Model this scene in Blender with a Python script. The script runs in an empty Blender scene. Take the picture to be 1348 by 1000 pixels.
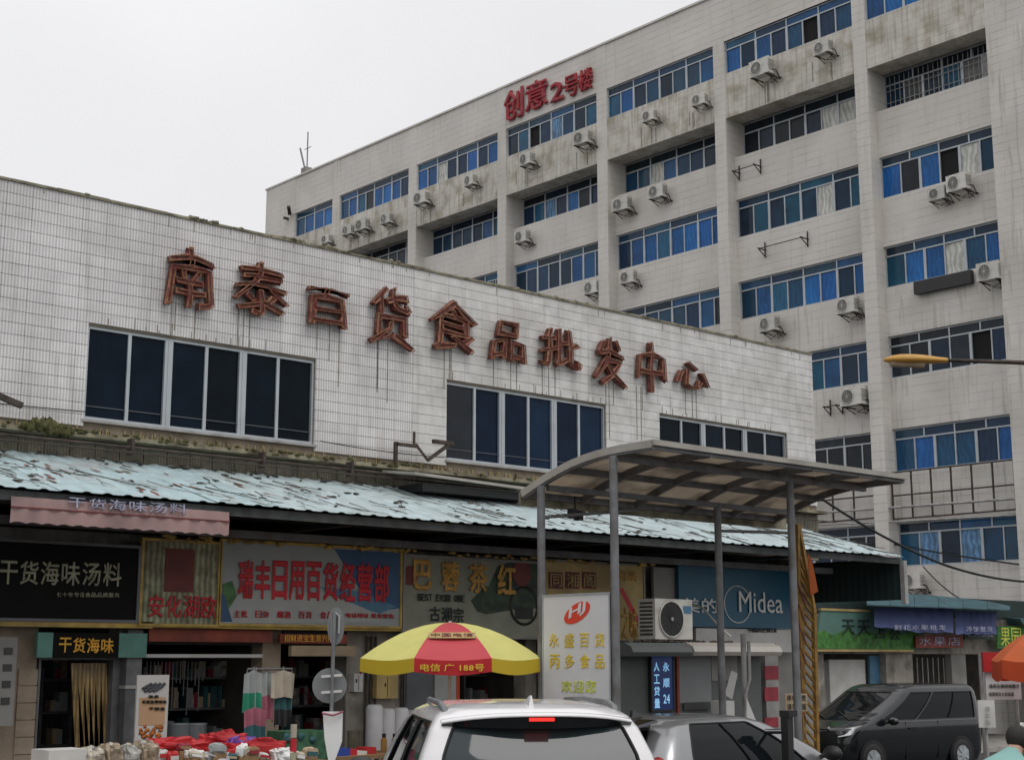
import bpy, bmesh, math, random
from mathutils import Vector, Matrix
random.seed(7)
S = bpy.context.scene
C = S.collection
R = math.radians
# ------------------------------------------------------------------ camera
FPX, PITCH, CAMH, AZ = 1936.0, R(10.68), 2.0, R(41.5)
cam = bpy.data.cameras.new('camera'); cam.sensor_width = 36; cam.lens = FPX/1348*36
cam.clip_start = .1; cam.clip_end = 3000
camo = bpy.data.objects.new('camera', cam); C.objects.link(camo); S.camera = camo
camo.location = (0, 0, CAMH); camo.rotation_euler = (R(90)+PITCH, 0, -AZ)
FW = (math.sin(AZ), math.cos(AZ)); RT = (math.cos(AZ), -math.sin(AZ))
# ------------------------------------------------------------------ world: overcast sky
W = bpy.data.worlds.new('World'); S.world = W; W.use_nodes = True
nt = W.node_tree; nt.nodes.clear()
wo = nt.nodes.new('ShaderNodeOutputWorld'); bg = nt.nodes.new('ShaderNodeBackground')
sky = nt.nodes.new('ShaderNodeTexSky'); sky.sky_type = 'NISHITA'; sky.sun_disc = False
SUN_EL, SUN_AZ = R(58), R(215)
sky.sun_elevation = SUN_EL; sky.sun_rotation = SUN_AZ
hs = nt.nodes.new('ShaderNodeHueSaturation'); hs.inputs['Saturation'].default_value = .06
nt.links.new(sky.outputs[0], hs.inputs['Color'])
tc = nt.nodes.new('ShaderNodeTexCoord'); sep = nt.nodes.new('ShaderNodeSeparateXYZ')
nt.links.new(tc.outputs['Generated'], sep.inputs[0])
mr = nt.nodes.new('ShaderNodeMapRange'); mr.inputs[3].default_value = 6.1; mr.inputs[4].default_value = 11.0
nt.links.new(sep.outputs[2], mr.inputs[0])
cl = nt.nodes.new('ShaderNodeTexNoise'); cl.inputs['Scale'].default_value = 2.2; cl.inputs['Detail'].default_value = 5
nt.links.new(tc.outputs['Generated'], cl.inputs['Vector'])
cm = nt.nodes.new('ShaderNodeMapRange'); cm.inputs[1].default_value = .3; cm.inputs[2].default_value = .7
cm.inputs[3].default_value = .9; cm.inputs[4].default_value = 1.08
nt.links.new(cl.outputs[0], cm.inputs[0])
mu = nt.nodes.new('ShaderNodeMath'); mu.operation = 'MULTIPLY'
nt.links.new(mr.outputs[0], mu.inputs[0]); nt.links.new(cm.outputs[0], mu.inputs[1])
cc = nt.nodes.new('ShaderNodeCombineColor')
for i, k in enumerate((.975, .975, 1.0)):
    m_ = nt.nodes.new('ShaderNodeMath'); m_.operation = 'MULTIPLY'; m_.inputs[1].default_value = k
    nt.links.new(mu.outputs[0], m_.inputs[0]); nt.links.new(m_.outputs[0], cc.inputs[i])
mx = nt.nodes.new('ShaderNodeMix'); mx.data_type = 'RGBA'; mx.inputs[0].default_value = .93
nt.links.new(hs.outputs[0], mx.inputs[6]); nt.links.new(cc.outputs[0], mx.inputs[7])
nt.links.new(mx.outputs[2], bg.inputs[0]); bg.inputs[1].default_value = .1
nt.links.new(bg.outputs[0], wo.inputs[0])
sl = bpy.data.lights.new('sun', 'SUN'); sl.energy = .75; sl.angle = R(25); sl.color = (1, .97, .93)
so = bpy.data.objects.new('sun', sl); C.objects.link(so)
# the sun stands behind the viewer, a little to the left
sd = Vector((math.cos(SUN_EL)*-.15, math.cos(SUN_EL)*-1, math.sin(SUN_EL))).normalized()
so.rotation_euler = sd.to_track_quat('Z', 'Y').to_euler()
sky.sun_rotation = math.atan2(sd.x, sd.y)
S.view_settings.view_transform = 'Standard'; S.view_settings.look = 'None'
S.view_settings.exposure = 0.2; S.view_settings.gamma = 1
try:
    S.cycles.max_bounces = 5; S.cycles.diffuse_bounces = 3; S.cycles.glossy_bounces = 3; S.cycles.transparent_max_bounces = 6
    S.cycles.use_denoising = True
except Exception: pass

# ------------------------------------------------------------------ measuring helpers
def ray(px, py):
    cx = (px-674)/FPX; cy = (500-py)/FPX
    f = math.cos(PITCH)-cy*math.sin(PITCH); u = math.sin(PITCH)+cy*math.cos(PITCH)
    return (FW[0]*f+RT[0]*cx, FW[1]*f+RT[1]*cx, u)
def PY(px, py, v):                      # point on the wall plane Y = v -> (x, z)
    r = ray(px, py); k = v/r[1]; return (r[0]*k, CAMH+r[2]*k)
def PX(px, py, u):                      # point on the wall plane X = u -> (y, z)
    r = ray(px, py); k = u/r[0]; return (r[1]*k, CAMH+r[2]*k)
def PD(px, py, d):                      # point at forward distance d
    r = ray(px, py); k = d/(r[0]*FW[0]+r[1]*FW[1]); return (r[0]*k, r[1]*k, CAMH+r[2]*k)
def proj(X, Y, Z):
    a = X*FW[0]+Y*FW[1]; b = X*RT[0]+Y*RT[1]; u = Z-CAMH
    f = a*math.cos(PITCH)+u*math.sin(PITCH); g = -a*math.sin(PITCH)+u*math.cos(PITCH)
    return (674+FPX*b/f, 500-FPX*g/f)
def gz(x, y):                           # the ground falls gently from the road towards the shops
    d = x*FW[0]+y*FW[1]
    t = min(1, max(0, (d-10)/14)); return -.45*t
# ------------------------------------------------------------------ materials
def mat(name, col, rough=.7, metal=0., var=.15, vs=3., dirt=None, dirt_amt=.5, ds=1.2, streak=0., streak_col=(.03,.028,.025),
        bump=.0, bs=40., rnd=0., spec=.5, coat=0., brick=None, wave=None, emit=None, alpha=None, cols=None, ior=None, sscale=(2.5,2.5,.22), slo=.55):
    m = bpy.data.materials.new(name); m.use_nodes = True; t = m.node_tree; n = t.nodes; L = t.links
    b = n['Principled BSDF']; tx = n.new('ShaderNodeTexCoord'); co = tx.outputs['Object']
    b.inputs['Roughness'].default_value = rough; b.inputs['Metallic'].default_value = metal
    b.inputs['Specular IOR Level'].default_value = spec
    if ior: b.inputs['IOR'].default_value = ior
    if coat: b.inputs['Coat Weight'].default_value = coat; b.inputs['Coat Roughness'].default_value = .05
    def noise(sc, det=4, vec=None):
        q = n.new('ShaderNodeTexNoise'); q.inputs['Scale'].default_value = sc; q.inputs['Detail'].default_value = det
        L.new(vec or co, q.inputs['Vector']); return q
    def rng(o, a, bb, c, d):
        q = n.new('ShaderNodeMapRange'); 
        for i, v in enumerate((a, bb, c, d)): q.inputs[i+1].default_value = v
        L.new(o, q.inputs[0]); return q.outputs[0]
    def mixc(f, a, bb, mode='MIX'):
        q = n.new('ShaderNodeMix'); q.data_type = 'RGBA'; q.blend_type = mode
        if isinstance(f, (int, float)): q.inputs[0].default_value = f
        else: L.new(f, q.inputs[0])
        for i, v in ((6, a), (7, bb)):
            if isinstance(v, tuple): q.inputs[i].default_value = (*v[:3], 1)
            else: L.new(v, q.inputs[i])
        return q.outputs[2]
    cur = tuple(col)
    if cols:                             # one colour per object, picked at random from a list
        oi = n.new('ShaderNodeObjectInfo'); cr = n.new('ShaderNodeValToRGB'); cr.color_ramp.interpolation = 'CONSTANT'
        e = cr.color_ramp.elements
        e[0].color = (*cols[0], 1); e[1].position = 1/len(cols); e[1].color = (*cols[1], 1)
        for i in range(2, len(cols)):
            x = e.new(i/len(cols)); x.color = (*cols[i], 1)
        L.new(oi.outputs['Random'], cr.inputs[0]); cur = cr.outputs[0]
    if rnd:
        oi = n.new('ShaderNodeObjectInfo'); v = rng(oi.outputs['Random'], 0, 1, 1-rnd, 1+rnd)
        q = n.new('ShaderNodeVectorMath'); q.operation = 'SCALE'
        if isinstance(cur, tuple): q.inputs[0].default_value = cur
        else: L.new(cur, q.inputs[0])
        L.new(v, q.inputs['Scale']); cur = q.outputs[0]
    if var:
        v = rng(noise(vs).outputs[0], .3, .7, 1-var, 1+var)
        q = n.new('ShaderNodeVectorMath'); q.operation = 'SCALE'
        if isinstance(cur, tuple): q.inputs[0].default_value = cur
        else: L.new(cur, q.inputs[0])
        L.new(v, q.inputs['Scale']); cur = q.outputs[0]
    if dirt:
        cur = mixc(rng(noise(ds, 8).outputs[0], .48, .68, 0, dirt_amt), cur, tuple(dirt))
    if streak:
        mp = n.new('ShaderNodeMapping'); mp.inputs['Scale'].default_value = sscale; L.new(co, mp.inputs[0])
        a = rng(noise(3., 6, mp.outputs[0]).outputs[0], slo, slo+.17, 0, streak)
        cur = mixc(a, cur, tuple(streak_col))
    hts = []
    if brick:                            # fine courses on walls too far away to tell the tiles apart: joints by height only
        sp = n.new('ShaderNodeSeparateXYZ'); L.new(co, sp.inputs[0])
        d = n.new('ShaderNodeMath'); d.operation = 'DIVIDE'; L.new(sp.outputs[2], d.inputs[0]); d.inputs[1].default_value = brick
        fr = n.new('ShaderNodeMath'); fr.operation = 'FRACT'; L.new(d.outputs[0], fr.inputs[0])
        w = rng(fr.outputs[0], .0, .1, 1, 0)
        w2 = n.new('ShaderNodeMath'); w2.operation = 'MULTIPLY'; L.new(w, w2.inputs[0]); L.new(rng(noise(1.3, 3).outputs[0], .35, .65, 0, .8), w2.inputs[1])
        cur = mixc(w2.outputs[0], cur, tuple(c*.45 for c in col))
        hts.append((w, -.5))
    if wave:
        wv = n.new('ShaderNodeTexWave'); wv.inputs['Scale'].default_value = wave[0]; wv.bands_direction = wave[1]
        wv.inputs['Distortion'].default_value = wave[2]; wv.inputs['Detail'].default_value = 2; L.new(co, wv.inputs[0])
        v = rng(wv.outputs[0], 0, 1, 1-wave[3], 1+wave[3])
        q = n.new('ShaderNodeVectorMath'); q.operation = 'SCALE'
        if isinstance(cur, tuple): q.inputs[0].default_value = cur
        else: L.new(cur, q.inputs[0])
        L.new(v, q.inputs['Scale']); cur = q.outputs[0]
        hts.append((wv.outputs[0], .5))
    if isinstance(cur, tuple): b.inputs['Base Color'].default_value = (*cur, 1)
    else: L.new(cur, b.inputs['Base Color'])
    if bump:
        hts.append((noise(bs, 5).outputs[0], 1.))
    for h, k in hts:
        bp = n.new('ShaderNodeBump'); bp.inputs['Strength'].default_value = min(1, max(bump, .25)); bp.inputs['Distance'].default_value = .012*abs(k)
        bp.invert = k < 0; L.new(h, bp.inputs['Height'])
        if b.inputs['Normal'].links: L.new(b.inputs['Normal'].links[0].from_socket, bp.inputs['Normal'])
        L.new(bp.outputs[0], b.inputs['Normal'])
    if emit:
        b.inputs['Emission Color'].default_value = (*emit[:3], 1); b.inputs['Emission Strength'].default_value = emit[3]
    if alpha is not None: b.inputs['Alpha'].default_value = alpha
    return m
M = {}
def mm(name, *a, **k): M[name] = mat(name, *a, **k)
mm('asphalt', (.055,.055,.056), .9, var=.25, vs=2, bump=.5, bs=60)
mm('pavement', (.34,.32,.29), .85, var=.2, bump=.3, bs=30)
mm('tile', (.60,.585,.575), .42, var=.10, vs=2.2, rnd=.04, dirt=(.36,.34,.31), dirt_amt=.35, ds=.9, streak=.3, streak_col=(.2,.18,.15), wave=(7.2,'X',.9,.2), bump=.3)
mm('tile_smooth', (.61,.60,.575), .40, var=.16, vs=3.5, rnd=.0, dirt=(.33,.30,.26), dirt_amt=.35, ds=.9, streak=.25, streak_col=(.16,.14,.11), bump=.2, bs=15)
mm('grout', (.22,.185,.14), .95, var=.3)
mm('dirty_tile', (.19,.17,.125), .6, var=.3, vs=6, dirt=(.09,.08,.05), dirt_amt=.85, ds=2, streak=.7, streak_col=(.05,.045,.03), wave=(7.2,'X',.6,.2), bump=.4)
mm('ochre_stain', (.27,.21,.10), .8, var=.5, vs=9)
mm('stain', (.22,.20,.165), .8, var=.4, vs=9)
mm('moss', (.075,.075,.025), .95, var=.5, vs=20, bump=.8, bs=50)
mm('ledge', (.24,.22,.15), .8, var=.35, vs=5, dirt=(.07,.055,.03), dirt_amt=.9, ds=3, bump=.5)
mm('render', (.66,.63,.585), .85, var=.06, vs=.6, dirt=(.46,.42,.35), dirt_amt=.35, ds=.35, streak=.2, streak_col=(.32,.28,.22), bump=.6, bs=5, brick=.30)
mm('render_tile', (.65,.62,.575), .8, var=.08, vs=1.2, dirt=(.38,.35,.3), dirt_amt=.45, ds=.6, streak=.4, streak_col=(.22,.2,.16), brick=.28, bump=.4, bs=9)
mm('spandrel_dirty', (.60,.57,.51), .8, var=.14, vs=1.5, dirt=(.30,.26,.17), dirt_amt=.7, ds=1.6, streak=.38, streak_col=(.2,.17,.13), brick=.24, bump=.5, bs=9, sscale=(3,3,.18), slo=.5)
mm('core', (.12,.115,.11), .9)
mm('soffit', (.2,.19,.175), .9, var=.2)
mm('alu', (.42,.45,.47), .45, metal=.3, var=.1)
mm('alu_dark', (.12,.13,.14), .5, metal=.3)
mm('pane_blue', (.02,.05,.12), .12, var=.25, vs=1.5, cols=[(.010,.024,.045),(.010,.05,.11),(.012,.075,.19),(.010,.035,.08),(.014,.085,.16),(.010,.028,.055),(.02,.06,.10)], spec=.28)
mm('pane_bright', (.02,.11,.38), .15, var=.2, vs=1.5, cols=[(.010,.07,.20),(.012,.13,.38),(.010,.09,.27),(.010,.03,.07),(.012,.065,.14),(.016,.10,.19),(.012,.10,.32)], wave=(1.6,'Y',9,.14), spec=.25)
mm('pane_teal', (.02,.10,.14), .15, var=.3, vs=1.5, cols=[(.010,.04,.08),(.012,.075,.13),(.010,.03,.06)], spec=.2)
mm('pane_dark', (.012,.016,.022), .12, var=.3, cols=[(.012,.016,.022),(.018,.026,.034),(.010,.022,.042)], spec=.25)
mm('pane_grey', (.06,.06,.055), .3, var=.4, vs=2, cols=[(.06,.06,.055),(.03,.033,.035),(.10,.10,.095)])
mm('pane_hall', (.006,.011,.02), .1, var=.2, cols=[(.004,.008,.012),(.005,.011,.020),(.004,.009,.015)], spec=.08)
mm('pane_hall_blue', (.008,.02,.045), .12, var=.2, cols=[(.006,.014,.032),(.008,.022,.05)], spec=.1)
mm('curtain_blue', (.10,.22,.38), .5, var=.35, vs=2.5, wave=(1.5,'Y',9,.3))
mm('curtain', (.50,.50,.46), .8, var=.25, vs=2, wave=(1.5,'Y',9,.2))
mm('void', (.006,.006,.007), .9, var=0)
mm('rust_red', (.13,.035,.026), .8, var=.5, vs=14, dirt=(.17,.10,.06), dirt_amt=.8, ds=7, bump=.5)
mm('rust_tube', (.27,.12,.065), .6, var=.6, vs=18, dirt=(.20,.02,.02), dirt_amt=.9, ds=9)
mm('red_letter', (.33,.025,.035), .6, var=.3, vs=4)
mm('awning', (.44,.53,.545), .5, var=.14, vs=4, dirt=(.36,.38,.36), dirt_amt=.5, ds=1.3, bump=.3, sscale=(3.6,.55,.55), streak=.6, streak_col=(.16,.15,.12), slo=.6)
mm('awning_red', (.40,.52,.54), .5, var=.14, vs=4, dirt=(.30,.22,.2), dirt_amt=.5, ds=1.5, bump=.3, sscale=(3.2,.55,.55), streak=.6, streak_col=(.16,.12,.10), slo=.6)
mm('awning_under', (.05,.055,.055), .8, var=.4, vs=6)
mm('dark_green', (.012,.026,.026), .6, var=.2, wave=(2.2,'Y',0,.3))
mm('teal_metal', (.04,.10,.12), .5, var=.3, vs=3, streak=.5)
mm('steel_grey', (.17,.175,.18), .5, metal=.2, var=.2, vs=6, dirt=(.08,.06,.045), dirt_amt=.5, ds=4)
mm('steel_light', (.34,.34,.33), .5, metal=.1, var=.15, vs=6, dirt=(.15,.11,.08), dirt_amt=.5, ds=4)
mm('canopy_sheet', (.62,.56,.48), .6, var=.12, vs=3, dirt=(.12,.10,.085), dirt_amt=.6, ds=2)
mm('canopy_top', (.36,.34,.30), .6, var=.12, dirt=(.2,.19,.17), dirt_amt=.5, ds=2)
mm('rusty_iron', (.055,.04,.032), .8, var=.5, vs=8)
mm('black_metal', (.016,.016,.017), .5, var=.2)
mm('pink', (.36,.235,.225), .7, var=.12, vs=3, dirt=(.17,.12,.11), dirt_amt=.6, ds=2, bump=.3, bs=6)
mm('black_board', (.006,.0055,.005), .5, var=.2, spec=.1)
mm('gold_dim', (.34,.33,.22), .5, var=.3, vs=6)
mm('gold', (.75,.40,.04), .45, var=.2)
mm('yellow_trim', (.45,.31,.07), .6, var=.3, vs=6, dirt=(.08,.06,.03), dirt_amt=.6)
mm('faded_banner', (.26,.27,.17), .7, var=.45, vs=7, dirt=(.10,.05,.035), dirt_amt=.7, ds=2.5, wave=(4,'X',3,.35))
mm('banner_white', (.31,.345,.34), .55, var=.1, vs=2)
mm('banner_blue', (.03,.09,.19), .55, var=.2)
mm('banner_blue2', (.07,.18,.29), .55, var=.2)
mm('banner_pale', (.38,.40,.38), .55, var=.1)
mm('banner_leaf', (.06,.17,.05), .55, var=.4, vs=9)
mm('sign_red', (.50,.010,.020), .5, var=.2)
mm('sign_dullred', (.15,.03,.025), .6, var=.3)
mm('tea_board', (.25,.26,.20), .6, var=.15, vs=3)
mm('tea_green', (.03,.055,.03), .6, var=.6, vs=6)
mm('tea_dark', (.02,.022,.018), .6, var=.5)
mm('tea_gold', (.5,.27,.05), .55, var=.4, vs=9)
mm('ochre', (.46,.34,.13), .6, var=.2, vs=3, dirt=(.16,.10,.05), dirt_amt=.5)
mm('grey_panel', (.27,.26,.24), .7, var=.1, vs=2, dirt=(.13,.12,.1), dirt_amt=.4)
mm('blue_sign', (.008,.095,.165), .4, var=.08)
mm('white', (.72,.72,.70), .5, var=.06)
mm('offwhite', (.56,.55,.52), .6, var=.1, dirt=(.3,.28,.24), dirt_amt=.4)
mm('ac_white', (.58,.565,.52), .5, var=.08, rnd=.15, dirt=(.3,.26,.2), dirt_amt=.55, ds=5)
mm('ac_dark', (.05,.05,.048), .6, var=.2)
mm('board_white', (.66,.66,.66), .4, var=.03)
mm('logo_red', (.70,.06,.03), .5, var=.1)
mm('letter_yellow', (.72,.52,.04), .5, var=.15)
mm('letter_lime', (.58,.62,.08), .5, var=.15)
mm('stone', (.38,.30,.22), .8, var=.2, vs=3, rnd=.12, bump=.4, dirt=(.15,.12,.09), dirt_amt=.4)
mm('plaster_dark', (.30,.275,.235), .9, var=.2, vs=3, dirt=(.06,.055,.05), dirt_amt=.7, ds=2, streak=.5)
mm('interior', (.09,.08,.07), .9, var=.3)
mm('teal_paint', (.10,.24,.20), .6, var=.15)
mm('shutter', (.035,.035,.036), .6, var=.3)
mm('red_board', (.22,.04,.02), .6, var=.3, vs=4)
mm('cream', (.40,.31,.2), .7, var=.2)
mm('plastic_curtain', (.30,.20,.08), .35, var=.35, vs=5, wave=(6,'X',1.5,.4))
mm('poster', (.55,.53,.5), .5, var=.05)
mm('poster_peach', (.50,.30,.17), .5, var=.1)
mm('poster_orange', (.42,.12,.02), .5, var=.7, vs=25)
mm('poster_dark', (.05,.055,.065), .5, var=.7, vs=25)
mm('umb_yellow', (.93,.90,.30), .65, var=.04, vs=5)
mm('umb_yellow2', (.62,.46,.03), .65, var=.04)
mm('umb_red', (.74,.10,.12), .65, var=.04)
mm('umb_red2', (.50,.015,.02), .65, var=.04)
mm('umb_orange', (.75,.17,.05), .65, var=.08)
mm('umb_orange2', (.68,.10,.03), .65, var=.08)
mm('trim_pale', (.62,.35,.18), .6)
mm('car_white', (.74,.73,.73), .25, var=.0, coat=.8)
mm('car_silver', (.27,.275,.28), .3, metal=.6, var=0, coat=.8)
mm('car_black', (.008,.010,.011), .2, var=0, spec=.3, coat=.8)
mm('car_glass', (.006,.008,.009), .04, var=.0, spec=.25, ior=1.4)
mm('car_glass_rear', (.03,.042,.045), .05, var=.3, vs=1.2, spec=.38, ior=1.5)
mm('rubber', (.015,.015,.016), .7, var=.2)
mm('chrome', (.6,.61,.62), .15, metal=1, var=0)
mm('tail_red', (.25,.01,.01), .2, var=0)
mm('brake_red', (.6,.02,.01), .3, var=0, emit=(1,.04,.03,.7))
mm('lamp_glass', (.65,.68,.7), .08, var=.15, vs=20, spec=.8)
mm('led_blue', (.005,.02,.10), .3, var=0, emit=(.01,.05,.22,.12))
mm('led_text', (.3,.6,.9), .3, var=0, emit=(.35,.7,1,.35))
mm('kiosk', (.09,.10,.097), .6, var=.08)
mm('kiosk_light', (.19,.20,.20), .5, var=.08)
mm('kiosk_roof', (.40,.37,.33), .4, var=.1, vs=3)
mm('yellow_rust', (.27,.155,.03), .7, var=.35, vs=9, dirt=(.12,.06,.02), dirt_amt=.7, ds=6)
mm('orange_cloth', (.42,.10,.025), .8, var=.2)
mm('lamp_yellow', (.50,.27,.05), .5, var=.15)
mm('green_sign', (.09,.19,.155), .6, var=.15, vs=1.5)
mm('grass_print', (.05,.17,.03), .7, var=.5, vs=7)
mm('ink', (.01,.025,.02), .6, var=0)
mm('purple_cloth', (.08,.105,.24), .7, var=.15, vs=3, bump=.3, bs=4)
mm('pale_print', (.35,.36,.48), .7, var=.4, vs=8)
mm('red', (.42,.015,.018), .55, var=.2)
mm('purple', (.13,.05,.28), .5, var=.2)
mm('green', (.03,.10,.05), .5, var=.5, vs=12)
mm('green_cloth', (.02,.22,.13), .8, var=.2)
mm('blue', (.02,.05,.28), .5, var=.2)
mm('pink_cloth', (.33,.10,.14), .8, var=.25)
mm('grey_cloth', (.32,.34,.33), .8, var=.2)
mm('beige_cloth', (.42,.37,.29), .8, var=.2)
mm('teal_cloth', (.03,.10,.11), .8, var=.2)
mm('wood', (.25,.15,.07), .7, var=.3)
mm('clear_bag', (.36,.32,.26), .25, var=.5, vs=14, cols=[(.40,.36,.29),(.28,.22,.15),(.34,.33,.30)])
mm('roll', (.42,.42,.43), .55, var=.1, rnd=.12, vs=4)
mm('skin', (.42,.25,.18), .55, var=.05)
mm('hair', (.015,.012,.01), .7, var=.3, bump=.5, bs=80)
mm('shirt_teal', (.22,.40,.37), .85, var=.08, bump=.3, bs=12)
mm('trouser', (.03,.035,.05), .9)
mm('stripe_white', (.6,.58,.55), .6)
mm('sign_back', (.20,.205,.205), .5, metal=.3, var=.08)
mm('cable', (.012,.012,.013), .6)

mm('litter', (.09,.085,.07), .9, var=.5, vs=12)
mm('flake', (.16,.10,.075), .9, var=.6, vs=6, dirt=(.28,.07,.05), dirt_amt=.9, ds=1.2)
mm('band_red', (.25,.02,.035), .6, var=.3, vs=4)
mm('band_white', (.26,.25,.24), .6, var=.2, vs=4)
def translucent(name, f):                # plastic roofing: daylight soaks through it
    t = M[name].node_tree; b = t.nodes['Principled BSDF']; out = t.nodes['Material Output']
    tr = t.nodes.new('ShaderNodeBsdfTranslucent'); mi = t.nodes.new('ShaderNodeMixShader'); mi.inputs[0].default_value = f
    c = b.inputs['Base Color']
    if c.links: t.links.new(c.links[0].from_socket, tr.inputs[0])
    else: tr.inputs[0].default_value = c.default_value
    t.links.new(b.outputs[0], mi.inputs[1]); t.links.new(tr.outputs[0], mi.inputs[2]); t.links.new(mi.outputs[0], out.inputs[0])
translucent('canopy_sheet', .45); translucent('umb_yellow', .35); translucent('umb_red', .35); translucent('umb_orange', .35); translucent('umb_yellow2', .2); translucent('umb_red2', .2); translucent('umb_orange2', .2)
# ------------------------------------------------------------------ mesh builder
class MB:
    def __init__(s): s.v = []; s.f = []; s.sm = []
    def add(s, vs, fs, smooth=False):
        o = len(s.v); s.v += [tuple(p) for p in vs]
        for f in fs: s.f.append([i+o for i in f]); s.sm.append(smooth)
        return s
    def box(s, x0, x1, y0, y1, z0, z1):
        x0, x1 = min(x0,x1), max(x0,x1); y0, y1 = min(y0,y1), max(y0,y1); z0, z1 = min(z0,z1), max(z0,z1)
        v = [(x0,y0,z0),(x1,y0,z0),(x1,y1,z0),(x0,y1,z0),(x0,y0,z1),(x1,y0,z1),(x1,y1,z1),(x0,y1,z1)]
        return s.add(v, [(3,2,1,0),(4,5,6,7),(0,1,5,4),(1,2,6,5),(2,3,7,6),(3,0,4,7)])
    def hexa(s, v): return s.add(v, [(3,2,1,0),(4,5,6,7),(0,1,5,4),(1,2,6,5),(2,3,7,6),(3,0,4,7)])
    def bar(s, p, q, w, h=None, up=(0,0,1)):
        p, q = Vector(p), Vector(q); h = h or w; d = (q-p).normalized(); u = Vector(up)
        if abs(d.dot(u)) > .95: u = Vector((1,0,0))
        a = d.cross(u).normalized()*w/2; b = a.cross(d).normalized()*h/2
        return s.hexa([p-a-b, p+a-b, p+a+b, p-a+b, q-a-b, q+a-b, q+a+b, q-a+b])
    def tube(s, pts, r, n=10, cap=True):
        pts = [Vector(p) for p in pts]; rs = r if isinstance(r, (list, tuple)) else [r]*len(pts); rings = []
        for i, p in enumerate(pts):
            d = (pts[min(i+1, len(pts)-1)]-pts[max(i-1, 0)]).normalized()
            u = Vector((0,0,1)) if abs(d.z) < .9 else Vector((1,0,0))
            a = d.cross(u).normalized(); b = a.cross(d).normalized()
            rings.append([p+(a*math.cos(2*math.pi*k/n)+b*math.sin(2*math.pi*k/n))*rs[i] for k in range(n)])
        v = [q for g in rings for q in g]; f = []
        for i in range(len(pts)-1):
            for k in range(n): f.append((i*n+k, i*n+(k+1)%n, (i+1)*n+(k+1)%n, (i+1)*n+k))
        s.add(v, f, True)
        if cap: s.add(rings[0], [tuple(range(n))]); s.add(rings[-1], [tuple(range(n))[::-1]])
        return s
    def lathe(s, prof, c=(0,0,0), n=24, axis='Z'):
        v = []
        for r, z in prof:
            for k in range(n):
                a = 2*math.pi*k/n; x, y = r*math.cos(a), r*math.sin(a)
                if axis == 'Z': v.append((c[0]+x, c[1]+y, c[2]+z))
                elif axis == 'X': v.append((c[0]+z, c[1]+x, c[2]+y))
                else: v.append((c[0]+x, c[1]+z, c[2]+y))
        f = []
        for i in range(len(prof)-1):
            for k in range(n): f.append((i*n+k, i*n+(k+1)%n, (i+1)*n+(k+1)%n, (i+1)*n+k))
        return s.add(v, f, True)
    def disc(s, c, r, n=24, nrm=(0,-1,0), th=.01):
        nrm = Vector(nrm).normalized(); c = Vector(c); return s.tube([c-nrm*th/2, c+nrm*th/2], r, n)
    def prism(s, pts, off):              # polygon swept by a vector
        n = len(pts); o = Vector(off); a = [Vector(p) for p in pts]; b = [p+o for p in a]
        return s.add(a+b, [tuple(range(n)), tuple(range(2*n-1, n-1, -1))]+[(i, i+n, (i+1)%n+n, (i+1)%n) for i in range(n)])
    def blob(s, c, rx, ry, rz, seed=0, rough=.15, n=14):
        rg = random.Random(seed); v = []; f = []
        for i in range(n//2+1):
            th = math.pi*i/(n//2)
            for k in range(n):
                ph = 2*math.pi*k/n; q = 1+rg.uniform(-rough, rough)
                v.append((c[0]+rx*q*math.sin(th)*math.cos(ph), c[1]+ry*q*math.sin(th)*math.sin(ph), c[2]+rz*q*math.cos(th)))
        for i in range(n//2):
            for k in range(n): f.append((i*n+k, (i+1)*n+k, (i+1)*n+(k+1)%n, i*n+(k+1)%n))
        return s.add(v, f, True)
    def pack(s, c, rx, ry, rz, seed=0, e=.45, wr=.06, n=28):     # a soft wrinkled package
        rg = random.Random(seed); ph = [rg.uniform(0, 6.3) for _ in range(8)]; v = []; f = []; sg = lambda a: math.copysign(abs(a)**e, a)
        for i in range(n//2+1):
            th = math.pi*i/(n//2)
            for k in range(n):
                a = 2*math.pi*k/n; x, y, z = math.sin(th)**e*sg(math.cos(a)), math.sin(th)**e*sg(math.sin(a)), sg(math.cos(th))
                q = 1+wr*(math.sin(5*a+ph[0]+3*th)+.7*math.sin(9*a+ph[1]-5*th)+.8*math.sin(7*th+ph[2]+2*a)+.5*rg.uniform(-1, 1))
                v.append((c[0]+rx*q*x, c[1]+ry*q*y, c[2]+rz*(q*z+.12*math.sin(2*a+ph[3])*max(0, z))))
        for i in range(n//2):
            for k in range(n): f.append((i*n+k, (i+1)*n+k, (i+1)*n+(k+1)%n, i*n+(k+1)%n))
        return s.add(v, f, False)
    def mesh(s, name, m):
        me = bpy.data.meshes.new(name); me.from_pydata(s.v, [], s.f)
        me.polygons.foreach_set('use_smooth', s.sm); me.update()
        bm = bmesh.new(); bm.from_mesh(me); bmesh.ops.recalc_face_normals(bm, faces=bm.faces); bm.to_mesh(me); bm.free()
        me.materials.append(M[m] if isinstance(m, str) else m); return me
    def build(s, name, m, parent=None, label=None, kind=None):
        return link(name, s.mesh(name, m), parent, label, kind)
def link(name, me, parent=None, label=None, kind=None):
    o = bpy.data.objects.new(name, me); C.objects.link(o)
    if parent is not None:
        o.parent = parent; g = parent; w = Matrix.Identity(4)
        while g is not None:
            if g.type == 'EMPTY' and not g.get('_proto'): w = Matrix.Translation(g.location)
            g = g.parent
        if parent.type == 'EMPTY' and not parent.get('_proto'): o.matrix_parent_inverse = w.inverted()
    if label: o['label'] = label
    if kind: o['kind'] = kind
    return o
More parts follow.
